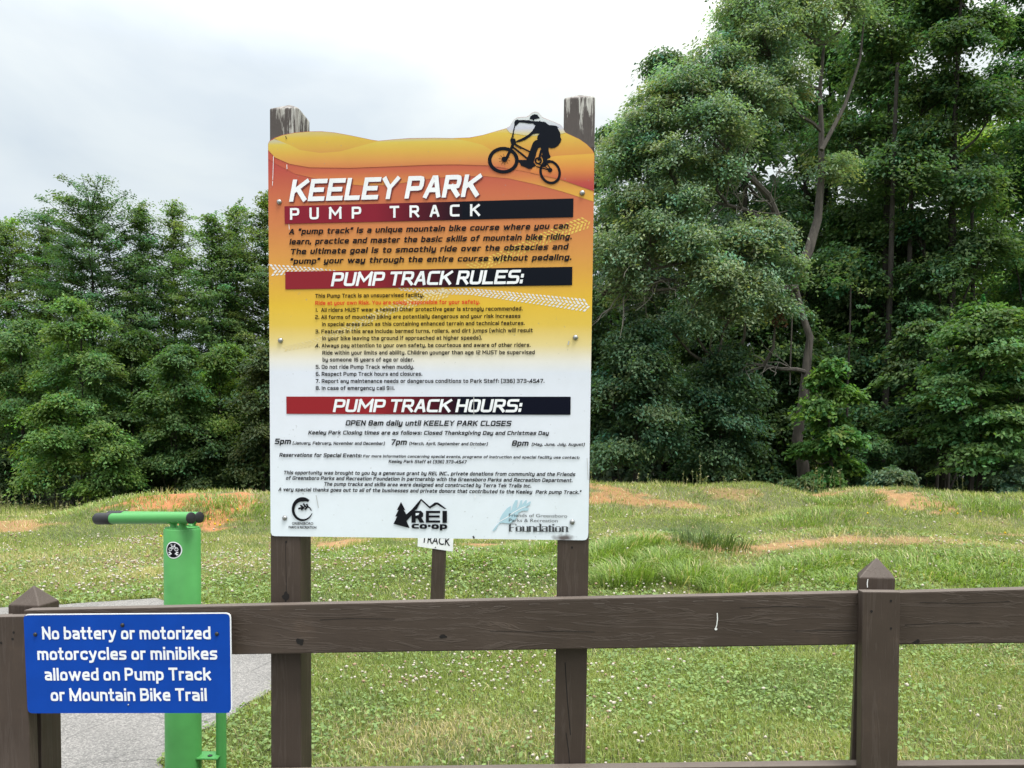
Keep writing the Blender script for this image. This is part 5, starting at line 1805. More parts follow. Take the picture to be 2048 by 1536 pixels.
def build_clover():
    gen = np.random.default_rng(41)
    ms = Mass()
    # leaflets
    for n, y0, y1, s0 in ((80000, 2.4, 6.0, 0.0078), (70000, 6.0, 10.0, 0.012)):
        x, y = scatter(n, y0, y1, gen)
        dens = sstep(-0.35, 0.6, wob(x, y, 0.65, 1.7)) * 0.85 + 0.15
        dm, _ = dirt(x, y)
        keep = (gen.random(n) < dens * (1 - 0.8 * dryness(x, y))) & (dm < 0.35) & ~on_path(x, y)
        x, y = x[keep], y[keep]; n_ = len(x)
        z = terrain(x, y) + 0.012 + 0.04 * gen.random(n_)
        s = s0 * (0.7 + 0.7 * gen.random(n_))
        a = gen.random(n_) * 6.283
        tx, ty = gen.normal(0, 0.35, n_), gen.normal(0, 0.35, n_)
        P = np.stack([x, y, z], 1)
        u = np.stack([np.cos(a), np.sin(a), tx], 1) * s[:, None] * 1.35
        v = np.stack([-np.sin(a), np.cos(a), ty], 1) * s[:, None]
        V = np.stack([P - u, P - v, P + u, P + v], 1).reshape(-1, 3)
        c = (np.array([0.15, 0.24, 0.075]) + np.array([0.12, 0.13, 0.04]) * gen.random(n_)[:, None]) * (0.75 + .5 * gen.random(n_)[:, None])
        ms.add(V, np.arange(n_)[:, None] * 4 + np.arange(4)[None, :], None, np.repeat(c, 4, 0))
    tag(ms.build('clover_leaves', M['blade']), 'low clover leaves between the grass blades', None, None, 'stuff')
    # flower heads: small faceted balls of petals
    ms = Mass()
    bm = bmesh.new(); bmesh.ops.create_icosphere(bm, subdivisions=1, radius=1.0)
    tv = np.array([v.co[:] for v in bm.verts]); tf = np.array([[v.index for v in f.verts] for f in bm.faces]); bm.free()
    for n, y0, y1, r0, kk in ((6500, 2.6, 6.0, 0.0086, 1.0), (13000, 6.0, 12.0, 0.0125, .9), (4600, 12.0, 17.0, 0.017, .6)):
        x, y = scatter(n, y0, y1, gen, 0.75, 0.5)
        cl = sstep(-0.15, 0.8, wob(x, y, 0.75, 3.3) * .8 + wob(x, y, 2.1, 6.3) * .45)
        cl = cl * (0.35 + 0.65 * sstep(1.6, -0.4, x / (0.2 * y + .3)))
        cl = np.maximum(cl, 0.75 * np.exp(-((x + 0.15) / .9) ** 2 - ((y - 4.5) / .35) ** 2))
        cl = np.maximum(cl, 0.85 * np.exp(-((x + 2.6) / 2.2) ** 2 - ((y - 8.6) / 1.2) ** 2))
        cl = np.maximum(cl, 0.85 * np.exp(-((x - .3) / 1.2) ** 2 - ((y - 7.2) / .8) ** 2))
        cl = np.maximum(cl, 0.7 * np.exp(-((x - 3.0) / .5) ** 2 - ((y - 8.8) / .3) ** 2))
        dm, _ = dirt(x, y)
        keep = (gen.random(n) < cl * kk) & (dm < .3) & ~on_path(x, y)
        x, y = x[keep], y[keep]; m_ = len(x)
        r = r0 * (0.6 + 0.7 * gen.random(m_))
        z = terrain(x, y) + 0.035 + 0.055 * gen.random(m_)
        P = np.stack([x, y, z], 1)
        jit = 1 + gen.normal(0, 0.22, (m_, len(tv), 1))
        V = (P[:, None, :] + tv[None] * r[:, None, None] * jit * np.array([1, 1, .85])).reshape(-1, 3)
        F = (np.arange(m_)[:, None, None] * len(tv) + tf[None]).reshape(-1, 3)
        w = gen.random(m_)[:, None]
        c = np.where(w < 0.3, np.array([0.42, 0.3, 0.2]), np.array([0.66, 0.6, 0.5])) * (0.85 + .25 * gen.random(m_)[:, None])
        C = np.repeat(c, len(tv), 0) * (0.8 + 0.3 * gen.random((m_ * len(tv), 1)))
        ms.add(V, None, F, C)
    # a few yellow hawkweed heads
    yl = []
    for px, py in ((1735, 1028), (1880, 1022), (1915, 1028), (2010, 1068), (455, 1042), (430, 1050), (420, 1040), (440, 1052), (322, 1075), (475, 1020), (1810, 1020), (1960, 1024)):
        p = terr_at(px, py + 6); p[2] += 0.07
        yl.append(p)
    yl = np.array(yl)
    V = (yl[:, None, :] + tv[None] * 0.02).reshape(-1, 3)
    F = (np.arange(len(yl))[:, None, None] * len(tv) + tf[None]).reshape(-1, 3)
    ms.add(V, None, F, np.tile(np.array([0.75, 0.5, 0.02]), (len(V), 1)))
    tag(ms.build('clover_flowers', M['flower']), 'pale clover heads dotted through the turf', None, None, 'stuff')


build_grass()
build_tall_grass()
build_weeds()
build_clover()

# two distinct dark tussocks on the lip of the near bank
def tussock(name, label, px, py, r, n, h, seed, col):
    gen = np.random.default_rng(seed)
    c = terr_at(px, py)
    a = gen.random(n) * 6.283; q = r * np.sqrt(gen.random(n))
    x = c[0] + q * np.cos(a) * 1.25; y = c[1] + q * np.sin(a)
    hh = h * (0.45 + 0.6 * gen.random(n)) * (1.1 - 0.5 * q / r)
    lean = 0.2 + gen.gamma(2.0, 0.25, n)
    cc = np.array(col) * (0.65 + .7 * gen.random(n)[:, None])
    cc[gen.random(n) < 0.05] = (0.3, 0.26, 0.15)
    ms = Mass()
    ms.add(*blades(x, y, hh, 0.009 * (0.7 + .6 * gen.random(n)), lean, a - 2.17 + gen.normal(0, .8, n), cc))
    base = (c[0], c[1], c[2])
    o = ms.build(name, M['blade'], None, base)
    o.location = base
    tag(o, label, 'grass tuft', 'dark grass tufts on the bank')
    return o


tussock('grass_tuft', 'large dark green grass tuft on the bare lip right of the board', 1420, 1094, 0.36, 420, 0.34, 5, (0.095, 0.15, 0.042))
tussock('grass_tuft', 'small dark green grass tuft on orange soil between board and large tuft', 1340, 1069, 0.18, 130, 0.16, 6, (0.09, 0.15, 0.05))
tussock('grass_tuft', 'dark grass hummock in front of the bare clay on the left mound', 385, 1034, 0.3, 260, 0.17, 8, (0.1, 0.155, 0.045))

# ================================================================== TREES
def unit(v):
    return v / (np.linalg.norm(v, axis=-1, keepdims=True) + 1e-9)


def leaf_quads(P, nrm, tan, l, w):
    nrm = unit(nrm)
    tan = unit(tan - nrm * np.sum(tan * nrm, 1, keepdims=True))
    b = np.cross(nrm, tan)
    l = l[:, None]; w = w[:, None]
    V = np.stack([P - tan * l * .5, P + b * w * .5 - tan * l * .06, P + tan * l * .5 - nrm * l * .08, P - b * w * .5 - tan * l * .06], 1).reshape(-1, 3)
    F = np.arange(len(P))[:, None] * 4 + np.arange(4)[None, :]
    return V, F


def clump_leaves(gen, C, D, size, n, L, Wd, col, var=0.22, flat=0.34, droop=0.5, upness=1.0, dirs=None):
    """C clump centres (k,3), D outward directions (k,3) -> leaf quads"""
    k = len(C)
    cid = np.repeat(np.arange(k), n)
    m_ = len(cid)
    sz = (size * (0.65 + 0.7 * gen.random(k)))[cid]
    g = gen.normal(0, 1, (m_, 3)); g *= (np.abs(gen.normal(0, .6, m_)) ** 0.4 / (np.linalg.norm(g, axis=1) + 1e-6))[:, None]
    out = unit(D * np.array([1, 1, .25]) + 1e-6)[cid]
    side = np.cross(out, np.array([0, 0, 1.0]))
    off = out * (g[:, 0:1] * 1.15) + side * g[:, 1:2] * 0.95 + np.array([0, 0, 1.0]) * g[:, 2:3] * flat
    off = off * sz[:, None]
    run = np.sum(off * out, 1)
    off[:, 2] -= droop * np.maximum(run, 0) ** 2 / np.maximum(sz, 1e-3) * 0.6
    P = C[cid] + off
    nrm = np.array([0, 0, upness]) + out * 0.45 + gen.normal(0, 0.5, (m_, 3))
    tan = out * 0.8 + gen.normal(0, .55, (m_, 3)) + np.array([0, 0, -droop])
    l = L * (0.65 + 0.7 * gen.random(m_)); w = Wd * (0.65 + 0.7 * gen.random(m_))
    V, F = leaf_quads(P, nrm, tan, l, w)
    ck = np.exp(gen.normal(0, var, k))[cid]
    hue = gen.normal(0, 0.10, k)[cid] + gen.normal(0, 0.07, m_)
    c = np.array(col)[None, :] * (ck * (0.75 + .5 * gen.random(m_)))[:, None]
    c = c * np.stack([1 + hue * 1.3, np.ones(m_), 1 - hue], 1)
    return V, F, np.repeat(np.clip(c, 0.004, 0.6), 4, 0)


def tree_thing(name, label, base, cat='tree', group=None):
    t = empty(name, base)
    tag(t, label, cat, group)
    return t


def lobe_tree(name, label, base, trunk, r0, lobes, col, seed, leaf=(0.14, 0.07), npl=55, size=0.42, droop=0.5, flat=0.34, var=0.22, mleaf='leaf', mbark='bark', limbs=(), group=None, cat='tree', twigs=0.35, shell=0.35):
    """trunk: list of points; lobes: (centre, radii, clump count); branches run from the trunk to every lobe"""
    gen = np.random.default_rng(seed)
    base = np.asarray(base, float)
    t = tree_thing(name, label, base, cat, group)
    tr = MB()
    trunk = [np.asarray(p, float) for p in trunk]
    nT = len(trunk)
    tr.tube(trunk, [r0 * (1 - 0.75 * i / (nT - 1)) for i in range(nT)], 10)
    for pts, ra, rb in limbs:
        k = len(pts)
        tr.tube(pts, [ra + (rb - ra) * i / (k - 1) for i in range(k)], 7)
    allp = np.array([trunk[0] + (trunk[-1] - trunk[0]) * 0] + trunk + [q for l in limbs for q in l[0]])
    ms = Mass()
    for c, rad, k in lobes:
        c = np.asarray(c, float); rad = np.asarray(rad, float)
        d = unit(gen.normal(0, 1, (k, 3)))
        d[:, 2] = np.where(d[:, 2] < -0.55, -d[:, 2] * .6, d[:, 2])
        q = (shell + (1 - shell) * gen.random(k) ** 0.6)[:, None]
        C = c + d * rad * q
        D = d * np.array([1, 1, .5]) + unit(c[None] - np.array([trunk[-1][0], trunk[-1][1], c[2]])[None]) * .4
        V, F, cc = clump_leaves(gen, C, D, size, npl, leaf[0], leaf[1], col, var, flat, droop)
        ms.add(V, F, None, cc)
        # limb to the lobe
        dd = np.linalg.norm(allp - c, axis=1) + np.where(allp[:, 2] > c[2] - 0.1, 2.5, 0)
        s = allp[np.argmin(dd)]
        midp = (s + c) / 2 + np.array([0, 0, -0.12 * np.linalg.norm(c - s)]) + gen.normal(0, .1, 3)
        tr.tube([s, (s + midp) / 2 + gen.normal(0, .04, 3), midp, (midp + c) / 2 + gen.normal(0, .06, 3), c], [r0 * .3, r0 * .26, r0 * .2, r0 * .15, r0 * .08], 5, caps=False)
        for j in range(int(k * twigs)):
            e = C[j]
            m2 = c + (e - c) * .5 + gen.normal(0, .1, 3) + np.array([0, 0, -.06])
            tr.tube([c + (midp - c) * gen.random() * .5, m2, e], [r0 * .09, r0 * .06, r0 * .025], 4, caps=False)
    tr.build('trunk', M[mbark], t, smooth=True)
    o = ms.build('crown', M[mleaf], t, base)
    return t


def plume_tree(name, label, base, H, Rm, z0, seed, col, nb=80, npl=46, leaf=(0.17, 0.07), size=0.5, lean=(0, 0), power=0.8, rise=0.45, group=None, r0=0.17, var=0.2, mleaf='leaf'):
    """tall narrow tree: whorls of branches round one straight stem, gaps of sky between the plumes"""
    gen = np.random.default_rng(seed)
    base = np.asarray(base, float)
    t = tree_thing(name, label, base, 'tree', group)
    top = base + np.array([lean[0], lean[1], H])
    tr = MB()
    st = [base + (top - base) * f + np.array([gen.normal(0, .06), gen.normal(0, .06), 0]) * (f > 0) for f in np.linspace(0, 1, 9)]
    tr.tube(st, [r0 * (1 - .93 * f) for f in np.linspace(0, 1, 9)], 8)
    ms = Mass()
    Cs, Ds = [], []
    for b in range(nb):
        f = z0 + (1 - z0) * (b + gen.random()) / nb
        prof = min(1.0, (1 - f) / (1 - z0) * 1.25 + 0.05) ** power * (0.55 + 0.45 * min(1, (f - z0) / 0.12 + .3))
        Lb = Rm * prof * gen.uniform(.5, 1.12)
        a = b * 2.399 + gen.normal(0, .5)
        d = np.array([math.cos(a), math.sin(a), rise * gen.uniform(.5, 1.3)]); d /= np.linalg.norm(d)
        o = base + (top - base) * f
        e = o + d * Lb
        tr.tube([o, o + d * Lb * .5 + np.array([0, 0, -.04 * Lb]), e], [0.035 * (1 - f) + .015, .022, .008], 4, caps=False)
        for q in np.arange(0.3, 1.02, 0.62 / max(Lb, .45)):
            Cs.append(o + d * Lb * q + gen.normal(0, .1, 3)); Ds.append(d)
    Cs.append(top); Ds.append(np.array([.1, .1, 1.0]))
    V, F, cc = clump_leaves(gen, np.array(Cs), np.array(Ds), size, npl, leaf[0], leaf[1], col, var, 0.4, 0.25)
    ms.add(V, F, None, cc)
    tr.build('trunk', M['bark'], t, smooth=True)
    ms.build('crown', M[mleaf], t, base)
    return t


def copy_tree(o, loc, rz, sc, label, group=None):
    c = o.copy(); COL.objects.link(c)
    c.location = Vector([float(v) for v in loc]); c.rotation_euler = (0, 0, rz); c.scale = (sc[0], sc[0], sc[1])
    c['label'] = label
    if group: c['group'] = group
    for ch in o.children:
        d = ch.copy(); COL.objects.link(d); d.parent = c
    return c


def gnd(x, y): return np.array([x, y, float(terrain(x, y))])


def PX(px, d): return float(W(px, 900, d)[0])


# ---- left: tall feathery row
LG = (0.096, 0.166, 0.060)
LEFT = 'tall trees in the row beyond the mound'
specs = [  # px of stem, distance, top py, radius, seed, label, power
    (20, 41, 452, 2.3, 1, 'tall bushy-topped tree at the left edge of the far row', .55),
    (100, 43, 432, 1.9, 2, 'slim dark tall tree between the left edge tree and the broad-topped one', .6),
    (190, 40, 405, 3.0, 3, 'broad round-topped tall tree in the left half of the far row', .42),
    (285, 41, 412, 1.9, 4, 'narrow pointed tall tree just right of the broad round-topped tree', .85),
    (350, 42, 408, 2.0, 5, 'narrow thin-topped tall tree with wispy twigs above the repair post', .8),
    (425, 40, 436, 2.3, 6, 'tall feathery tree with a dark bare stem left of the rules board', .8),
    (475, 42, 412, 2.0, 7, 'pale narrow tall tree second from the rules board', .85),
    (530, 41, 394, 2.3, 8, 'tallest feathery tree, half hidden by the left edge of the rules board', .75)]
for px, d, top, rm, sd, lb, pw in specs:
    b = gnd(PX(px, d), d)
    H = W(px, top, d)[2] - b[2]
    g = np.random.default_rng(sd)
    col = np.array(LG) * g.uniform(.85, 1.2) * np.array([g.uniform(.9, 1.15), 1, g.uniform(.8, 1.1)])
    plume_tree('feathery_tree', lb, b, H, rm * 1.4 + .45, 0.16, sd, col, nb=int(95 + rm * 28), npl=84, power=pw * .82, rise=.6 if pw < .6 else .42, group=LEFT, size=.55)
# stems behind the board, so that the wood goes on when seen from the side
for k, (px, d, top) in enumerate(((640, 41, 430), (780, 42, 420), (930, 40, 440), (1060, 38, 400))):
    b = gnd(PX(px, d), d)
    plume_tree('feathery_tree', ['tall feathery tree wholly behind the left part of the rules board', 'tall feathery tree wholly behind the middle of the rules board', 'tall feathery tree wholly behind the right part of the rules board', 'tall feathery tree behind the right post of the rules board'][k],
               b, W(px, top, d)[2] - b[2], 3.7, .14, 60 + k, np.array(LG), nb=150, npl=74, power=.6, rise=.5, size=.55, group=LEFT)

# ---- left: leafy broad trees in front of them
BG = (0.076, 0.138, 0.046)


def broad(px, d, top, half_px, sd, label, col, nl=10, k=20, low=0.2, group=None, npl=100, size=.55, leaf=(.15, .076), name='broadleaf_tree', droop=.85, flat=.46, mleaf='leaf', base_lift=0, lean=0.0, cat='tree'):
    b = gnd(PX(px, d), d)
    topz = W(px, top, d)[2]
    H = topz - b[2]
    hw = half_px / FPX * d
    g = np.random.default_rng(sd * 7 + 1)
    lob = []
    for j in range(nl):
        f = low + (1 - low) * (j + .5) / nl
        a = j * 2.399 + g.uniform(-.4, .4) + 4.2
        env = hw * (1.0 - 0.72 * max(0, (f - .55) / .45) ** 1.6) * (.8 + .2 * min(1, f / .25))
        rr = env * g.uniform(.42, .62)
        off = max(0.0, env - rr)
        c = b + np.array([math.cos(a) * off + lean * f, math.sin(a) * off * .8, H * f])
        rz = min(rr * .75, max(.35, topz - c[2] - .05) if f > .8 else 9)
        lob.append((c, (rr, rr, rz), k))
    tr = [b + np.array([0, 0, -.2]), b + np.array([.05, 0, H * .3]), b + np.array([-.04 + lean * .5, .05, H * .6]), b + np.array([lean * .85, 0, H * .86])]
    return lobe_tree(name, label, b, tr, (.04 + H * .0075), lob, col, sd, leaf=leaf, npl=npl, size=size, droop=droop, flat=flat, group=group, mleaf=mleaf, cat=cat)


LB = 'broadleaf trees below the tall row'
broad(45, 33, 640, 105, 11, 'leafy tree at the left edge in front of the tall row', np.array(BG) * .95, group=LB)
broad(165, 32, 600, 100, 12, 'pale-leaved tree with layered sprays under the broad round-topped tree', np.array(BG) * np.array([1.2, 1.15, 1.1]), group=LB, nl=11)
broad(265, 33.5, 660, 80, 13, 'mid-green leafy tree behind the black grip of the repair post', np.array(BG) * .8, group=LB)
broad(350, 31.5, 690, 75, 14, 'dark leafy tree standing straight above the green repair post', np.array(BG) * .78, group=LB)
broad(440, 33, 690, 85, 15, 'light green leafy tree between the repair post and the rules board', np.array(BG) * np.array([1.1, 1.05, .8]), group=LB)
broad(525, 31, 700, 75, 16, 'olive leafy tree with drooping sprays at the left edge of the rules board', np.array([.062, .088, .036]), group=LB)
broad(110, 29.5, 790, 80, 17, 'bright low tree at the foot of the left wood, left of the repair post', np.array(BG) * np.array([1.25, 1.2, .9]), group=LB, nl=7)
broad(215, 29.5, 850, 60, 18, 'bright low spreading tree under the mid-green tree on the left', np.array(BG) * np.array([1.1, 1.1, .9]), group=LB, nl=6)
broad(410, 31.5, 860, 70, 19, 'dark low bushy tree behind the left mound', np.array(BG) * .45, group=LB, nl=6)
broad(310, 32, 905, 60, 20, 'lowest dark bush behind the top of the left mound', np.array(BG) * .42, group=LB, nl=5, name='bush', cat='bush')
broad(20, 32, 890, 60, 21, 'dark low bush at the left edge of the wood', np.array(BG) * .42, group=LB, nl=5, name='bush', cat='bush')
broad(500, 31.5, 880, 60, 22, 'dark low bush beside the left post of the rules board', np.array(BG) * .45, group=LB, nl=5, name='bush', cat='bush')
broad(720, 31, 650, 110, 23, 'leafy tree behind the left half of the rules board', np.array(BG) * .8, group=LB, k=11)
broad(920, 30, 640, 110, 24, 'leafy tree behind the right half of the rules board', np.array(BG) * .8, group=LB, k=11)

# ---- right: the leaning silver-leaved tree, traced from its limbs
def Lb(px, py, d, rpx, k, rz=None):
    r = rpx / FPX * d
    return (W(px, py, d), (r, r * .9, (rz / FPX * d) if rz else r * .8), int(k * 1.5))


SG = (0.14, 0.198, 0.116)
D1 = 23.0
base = gnd(PX(1612, D1), D1)
trunk = [np.array([base[0], base[1], base[2] - .2])] + [W(x, y, D1) for x, y in ((1606, 930), (1594, 880), (1606, 800), (1616, 706), (1620, 675), (1604, 627), (1590, 566), (1592, 530))]
limbs = [([W(x, y, d) for x, y, d in ((1592, 545, D1), (1617, 504, D1), (1636, 438, D1 + .2), (1643, 351, D1 + .4), (1643, 263, D1 + .5), (1640, 180, D1 + .6), (1648, 90, D1 + .8))], .17, .04),
         ([W(x, y, d) for x, y, d in ((1590, 545, D1), (1571, 482, D1 - .3), (1556, 438, D1 - .5), (1536, 390, D1 - .8), (1501, 355, D1 - 1), (1472, 336, D1 - 1.2), (1448, 310, D1 - 1.4), (1405, 260, D1 - 1.6))], .14, .03),
         ([W(x, y, d) for x, y, d in ((1562, 470, D1), (1523, 438, D1 - .6), (1490, 420, D1 - 1), (1455, 410, D1 - 1.2), (1380, 395, D1 - 1.5))], .09, .03),
         ([W(x, y, d) for x, y, d in ((1592, 575, D1), (1530, 580, D1 - .5), (1457, 546, D1 - 1.2), (1425, 538, D1 - 1.5), (1369, 524, D1 - 1.8), (1300, 540, D1 - 2))], .11, .03),
         ([W(x, y, d) for x, y, d in ((1530, 585, D1 - .4), (1413, 578, D1 - 1.2), (1365, 562, D1 - 1.5), (1325, 559, D1 - 1.7), (1270, 580, D1 - 1.8), (1205, 590, D1 - 2))], .08, .02),
         ([W(x, y, d) for x, y, d in ((1614, 745, D1), (1593, 739, D1 - .3), (1560, 738, D1 - .5), (1527, 731, D1 - .6), (1470, 724, D1 - .8), (1418, 727, D1 - 1))], .075, .025),
         ([W(x, y, d) for x, y, d in ((1643, 300, D1), (1690, 210, D1 + .2), (1720, 120, D1 + .3), (1730, 20, D1 + .4))], .07, .02)]
lobes = [Lb(1290, 270, D1 - 1.2, 70, 26), Lb(1240, 330, D1 - 1.2, 62, 22), Lb(1350, 200, D1 - 1, 85, 34), Lb(1330, 330, D1 - 1.6, 75, 28), Lb(1420, 260, D1 - 1.6, 80, 32), Lb(1430, 150, D1 - .6, 80, 32), Lb(1500, 210, D1 - .8, 80, 32),
         Lb(1520, 90, D1 - .3, 80, 30), Lb(1590, 40, D1, 80, 26), Lb(1500, 20, D1, 70, 22), Lb(1560, 170, D1 - .4, 60, 20), Lb(1610, -60, D1 + .4, 90, 20), Lb(1700, 20, D1 + .4, 70, 16),
         Lb(1250, 420, D1 - 1.6, 70, 24), Lb(1350, 420, D1 - 1.8, 70, 24), Lb(1440, 350, D1 - 1.4, 60, 18), Lb(1230, 510, D1 - 2, 62, 24), Lb(1300, 480, D1 - 2.2, 65, 26), Lb(1370, 500, D1 - 2.2, 62, 28), Lb(1420, 560, D1 - 2.1, 62, 28), Lb(1480, 500, D1 - 1.8, 58, 26),
         Lb(1530, 480, D1 - 1.4, 50, 22), Lb(1560, 545, D1 - 1.2, 50, 22), Lb(1500, 580, D1 - 1.8, 60, 28), Lb(1460, 620, D1 - 1.9, 45, 18), Lb(1390, 645, D1 - 1.7, 40, 14), Lb(1340, 655, D1 - 1.6, 35, 9), Lb(1250, 570, D1 - 2, 50, 12), Lb(1555, 620, D1 - 1, 35, 9), Lb(1660, 340, D1 + .3, 45, 8)]
lean_tree = lobe_tree('leaning_tree', 'silvery-leaved leaning tree with forked bare limbs right of the rules board', base, trunk, .2, lobes, SG, 101, leaf=(.115, .05), npl=150, size=.46, droop=.75, flat=.62, var=.15, mleaf='leaf_grey', mbark='bark_grey', limbs=limbs, twigs=.5)
# bare grey twigs along its lower limbs
gen = np.random.default_rng(15)
mb = MB()
for li in (1, 2, 3, 4, 4, 5):
    pts = limbs[li][0]
    for k in range(13):
        j = gen.integers(1, len(pts) - 1)
        p = pts[j] + (pts[j + 1] - pts[j]) * gen.random()
        d = unit((pts[-1] - pts[0]) + gen.normal(0, 1.3, 3) * np.linalg.norm(pts[-1] - pts[0]) * .45 + np.array([0, -1.2, 0]))
        q = [p]
        for m_ in range(5):
            d = unit(d + gen.normal(0, .32, 3) + np.array([0, 0, -.05]))
            q.append(q[-1] + d * gen.uniform(.2, .45))
        mb.tube(q, [.02, .017, .014, .011, .008, .005], 4, caps=False)
        e = q[2]
        d2 = unit(d + gen.normal(0, .7, 3))
        mb.tube([e, e + d2 * .35, e + d2 * .6 + gen.normal(0, .08, 3)], [.01, .008, .004], 4, caps=False)
mb.build('bare_twigs', plain('grey_twig', (0.16, 0.145, 0.125), 0.9), lean_tree)
# hanging vines and a dead leaf cluster in it
for pts in ([(1620, 680), (1621, 730), (1617, 790), (1616, 830)], [(1583, 560), (1584, 640), (1581, 720), (1580, 770)]):
    mb = MB(); mb.tube([W(x, y, D1 - .3) for x, y in pts], .022, 6)
    mb.build('hanging_vine', M['bark_grey'], lean_tree)
gen = np.random.default_rng(5)
cc = np.array([W(1553, 630, D1 - 1.2), W(1565, 640, D1 - 1.2), W(1550, 645, D1 - 1.2), W(1560, 620, D1 - 1.2)])
V, F, c_ = clump_leaves(gen, cc, np.tile([0, -1., 0], (4, 1)), .16, 40, .1, .05, (.16, .075, .05), droop=1.2, flat=.9)
ms = Mass(); ms.add(V, F, None, c_); ms.build('dead_leaf_cluster', M['leaf'], lean_tree, lean_tree.location)

RW = 'trees of the wood on the right'
DKG = np.array([0.07, 0.122, 0.05])
# dark oak in front, low left of the leaning tree
broad(1270, 21.5, 655, 130, 111, 'dark low oak beside the right edge of the rules board', np.array([0.065, 0.112, 0.059]), nl=12, k=32, leaf=(.115, .06), size=0.50, npl=100, group=RW, low=.22)
broad(1440, 22, 690, 100, 112, 'dark small tree under the pale hanging sprays of the leaning tree', np.array([0.059, 0.108, 0.056]), nl=10, k=27, leaf=(.115, .06), size=0.48, npl=100, group=RW, low=.2)
broad(1160, 23, 560, 110, 113, 'dark tree behind the right post of the rules board', DKG * 1.1, nl=11, k=25, leaf=(.15, .07), size=0.55, group=RW)
broad(1660, 21.3, 720, 72, 114, 'bright vine-like sapling at the foot of the leaning tree', np.array([0.080, 0.158, 0.043]), nl=9, k=20, leaf=(.15, .09), size=0.30, group=RW, low=.1, droop=1.0)
# tall dark trees
broad(1760, 27, -120, 170, 115, 'tall dark tree behind the upper fork of the leaning tree', DKG * 1.15, nl=17, k=35, leaf=(.155, .085), npl=115, size=0.69, group=RW, low=.1)
broad(1480, 29, -60, 150, 116, 'tall tree rising behind the silvery crown of the leaning tree', np.array([0.071, 0.128, 0.066]), nl=14, k=32, leaf=(.155, .078), npl=115, size=0.69, group=RW, low=.12)
broad(1330, 30, 110, 130, 117, 'greyish tall tree on the sloping outer edge of the right wood', np.array([0.080, 0.135, 0.076]), nl=14, k=32, leaf=(.155, .078), npl=115, size=0.66, group=RW, low=.12)
broad(1215, 31, 240, 110, 118, 'shorter outermost tree where the right wood meets the board', np.array([0.075, 0.132, 0.073]), nl=13, k=28, leaf=(.155, .078), npl=115, size=0.66, group=RW, low=.12)
broad(1890, 25.5, -160, 125, 119, 'ivy-dark tall tree with a straight dark stem towards the right edge', DKG * 1.0, nl=18, k=32, leaf=(.15, .08), npl=115, size=0.59, group=RW, low=.1)
broad(2060, 27, -200, 150, 120, 'tall leafy tree cut by the right edge of the view', np.array([0.065, 0.138, 0.050]), nl=16, k=32, leaf=(.155, .085), npl=115, size=0.66, group=RW, low=.1)
broad(1980, 34, 200, 150, 121, 'yellow-green tree glimpsed far back between the dark stems', np.array([0.142, 0.225, 0.059]), nl=12, k=25, leaf=(.19, .1), npl=95, size=0.79, group=RW, low=.1)
broad(1640, 33, 60, 130, 122, 'mid-green tree far back behind the bare upper limb', np.array([0.077, 0.150, 0.056]), nl=13, k=25, leaf=(.19, .1), npl=95, size=0.79, group=RW, low=.1)
# layered understorey
broad(1960, 20.5, 610, 130, 123, 'light green understorey tree with flat layered sprays at lower right', np.array([0.096, 0.177, 0.059]), nl=13, k=27, leaf=(.13, .075), size=0.55, group=RW, low=.2, flat=.22, droop=.5)
broad(1830, 22.5, 640, 80, 124, 'dark thin understorey tree between sapling and layered tree', DKG * 1.1, nl=9, k=19, leaf=(.14, .07), size=0.50, group=RW, low=.18, flat=.2)
broad(2080, 21, 760, 90, 125, 'low spreading tree at the right edge above the far crest', np.array([0.077, 0.150, 0.056]), nl=8, k=22, leaf=(.13, .075), size=0.50, group=RW, low=.2, flat=.18)
broad(1740, 22, 870, 60, 126, 'pale low bush at the wood edge behind the dirt roller', np.array([0.065, 0.128, 0.056]), nl=5, k=19, leaf=(.12, .06), size=0.30, group=RW, name='bush', cat='bush', low=.2)
broad(1600, 20.5, 960, 40, 127, 'small bush in the dip of the far crest', np.array([0.077, 0.135, 0.059]), nl=4, k=14, leaf=(.1, .05), size=0.22, group=RW, name='bush', cat='bush', low=.2)
broad(1790, 20.0, 940, 55, 128, 'grey-green bramble bush on the far crest left of the right edge', np.array([0.096, 0.150, 0.091]), nl=5, k=16, leaf=(.1, .05), size=0.22, group=RW, name='bush', cat='bush', low=.2)
broad(2030, 19.5, 925, 50, 129, 'grey-green bush on the far crest at the right edge', np.array([0.103, 0.158, 0.099]), nl=5, k=16, leaf=(.1, .05), size=0.22, group=RW, name='bush', cat='bush', low=.2)
broad(1545, 25.5, 600, 120, 130, 'dark filler tree in the shade behind the leaning trunk', DKG * .8, nl=13, k=24, leaf=(.16, .085), npl=100, size=0.59, group=RW, low=.06)
broad(1420, 26.5, 560, 120, 131, 'shaded tree behind the dark small tree', DKG * .8, nl=12, k=22, leaf=(.16, .085), npl=100, size=0.59, group=RW, low=.06)
broad(1790, 31, -80, 160, 133, 'tall shaded tree filling the sky between the two dark stems', DKG * .9, nl=17, k=26, leaf=(.18, .095), npl=100, size=0.69, group=RW, low=.1)
broad(1600, 31.5, -40, 130, 134, 'tall tree directly behind the bare upper fork', DKG * 1.05, nl=14, k=20, leaf=(.18, .09), npl=95, size=0.69, group=RW, low=.1)
broad(1090, 33, 330, 130, 135, 'broad tree wholly behind the right post of the rules board', DKG * 1.05, nl=13, k=22, leaf=(.18, .09), npl=95, size=0.69, group=RW, low=.1)
broad(1700, 28.5, 420, 120, 132, 'shaded tree between the leaning trunk and the straight stem', DKG * .85, nl=14, k=24, leaf=(.16, .085), npl=100, size=0.63, group=RW, low=.06)
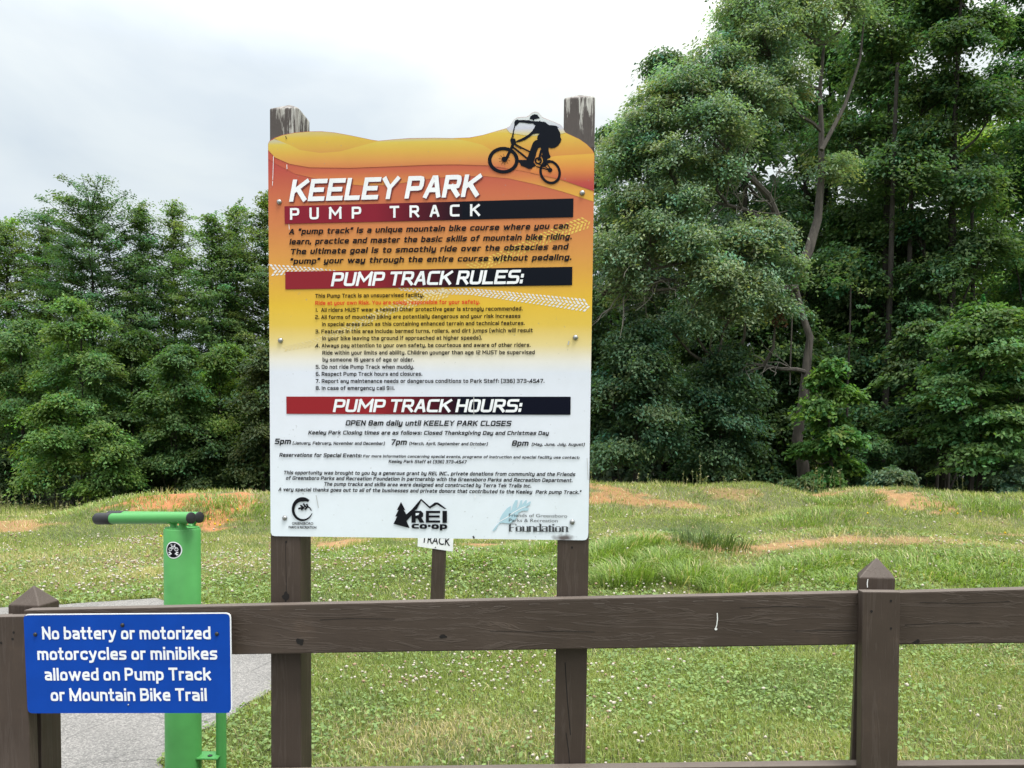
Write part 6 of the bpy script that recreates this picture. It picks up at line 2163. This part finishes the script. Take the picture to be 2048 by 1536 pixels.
# bare stems seen under the crowns
for k, (px, d, top, r, lb, lean) in enumerate(((1762, 25.8, 120, .12, 'dark straight bare stem between the sapling and the layered understorey', .2), (1895, 23.4, 640, .05, 'thin pale stem under the layered sprays at lower right', -.1), (1872, 24.2, 600, .06, 'thin grey stem left of the thin pale stem', .3),
                                           (1700, 25, 560, .05, 'slender stem just right of the bright sapling', -.2), (1480, 25.5, 760, .06, 'slender leaning stem in the dark gap beside the oak', .5), (1800, 26, 300, .12, 'thick shadowed stem behind the dark straight one', .1), (1945, 26.5, 350, .1, 'thick shadowed stem near the right edge', -.3))):
    b = gnd(PX(px, d), d)
    t = tree_thing('bare_stem', lb, b, 'tree stem', 'bare stems in the right wood')
    H = W(px, top, d)[2] - b[2]
    mb = MB()
    mb.tube([b + np.array([lean * f + .06 * math.sin(5 * f + k), 0, H * f - .1]) for f in np.linspace(0, 1, 7)], [r * (1 - .5 * f) for f in np.linspace(0, 1, 7)], 8)
    mb.build('trunk', M['bark'], t, smooth=True)
    gen = np.random.default_rng(200 + k)
    C = np.array([b + np.array([lean * f, 0, H * f]) + gen.normal(0, .3, 3) for f in np.linspace(.7, 1, 12)])
    V, F, c_ = clump_leaves(gen, C, unit(gen.normal(0, 1, C.shape)), .32, 34, .13, .07, DKG * 1.1)
    ms = Mass(); ms.add(V, F, None, c_); ms.build('crown', M['leaf'], t, b)

# ---- the deep wood behind everything: one leafy mass
def build_wood():
    gen = np.random.default_rng(77)
    C, D = [], []
    n = 3600
    x = gen.uniform(-48, 50, n)
    right = sstep(2, 12, x)
    y = np.where(x < 3, gen.uniform(45, 54, n), gen.uniform(36, 46, n))
    hmax = np.where(x < 3, 8.5, 9 + right * 10)
    z = terrain(x, y) + hmax * gen.random(n) ** 1.15
    C = np.stack([x, y, z], 1)
    D = np.stack([gen.normal(0, .4, n), -np.ones(n), np.zeros(n)], 1)
    V, F, c_ = clump_leaves(gen, C, D, 1.15, 36, .62, .36, (0.04, 0.072, 0.034), flat=.6)
    ms = Mass(); ms.add(V, F, None, c_)
    # low undergrowth along the foot of the wood
    n = 1300
    x = gen.uniform(-34, 36, n); y = np.where(x < 2, gen.uniform(33, 40, n), gen.uniform(26, 33, n))
    z = terrain(x, y) + gen.random(n) * np.where(x < 2, 1.6, 2.6)
    V, F, c_ = clump_leaves(gen, np.stack([x, y, z], 1), np.stack([gen.normal(0, .4, n), -np.ones(n), np.zeros(n)], 1), .6, 34, .26, .14, (0.04, 0.07, 0.03), flat=.6)
    ms.add(V, F, None, c_)
    tag(ms.build('far_wood', M['leaf']), 'dense dark wood behind the single trees', None, None, 'stuff')


build_wood()
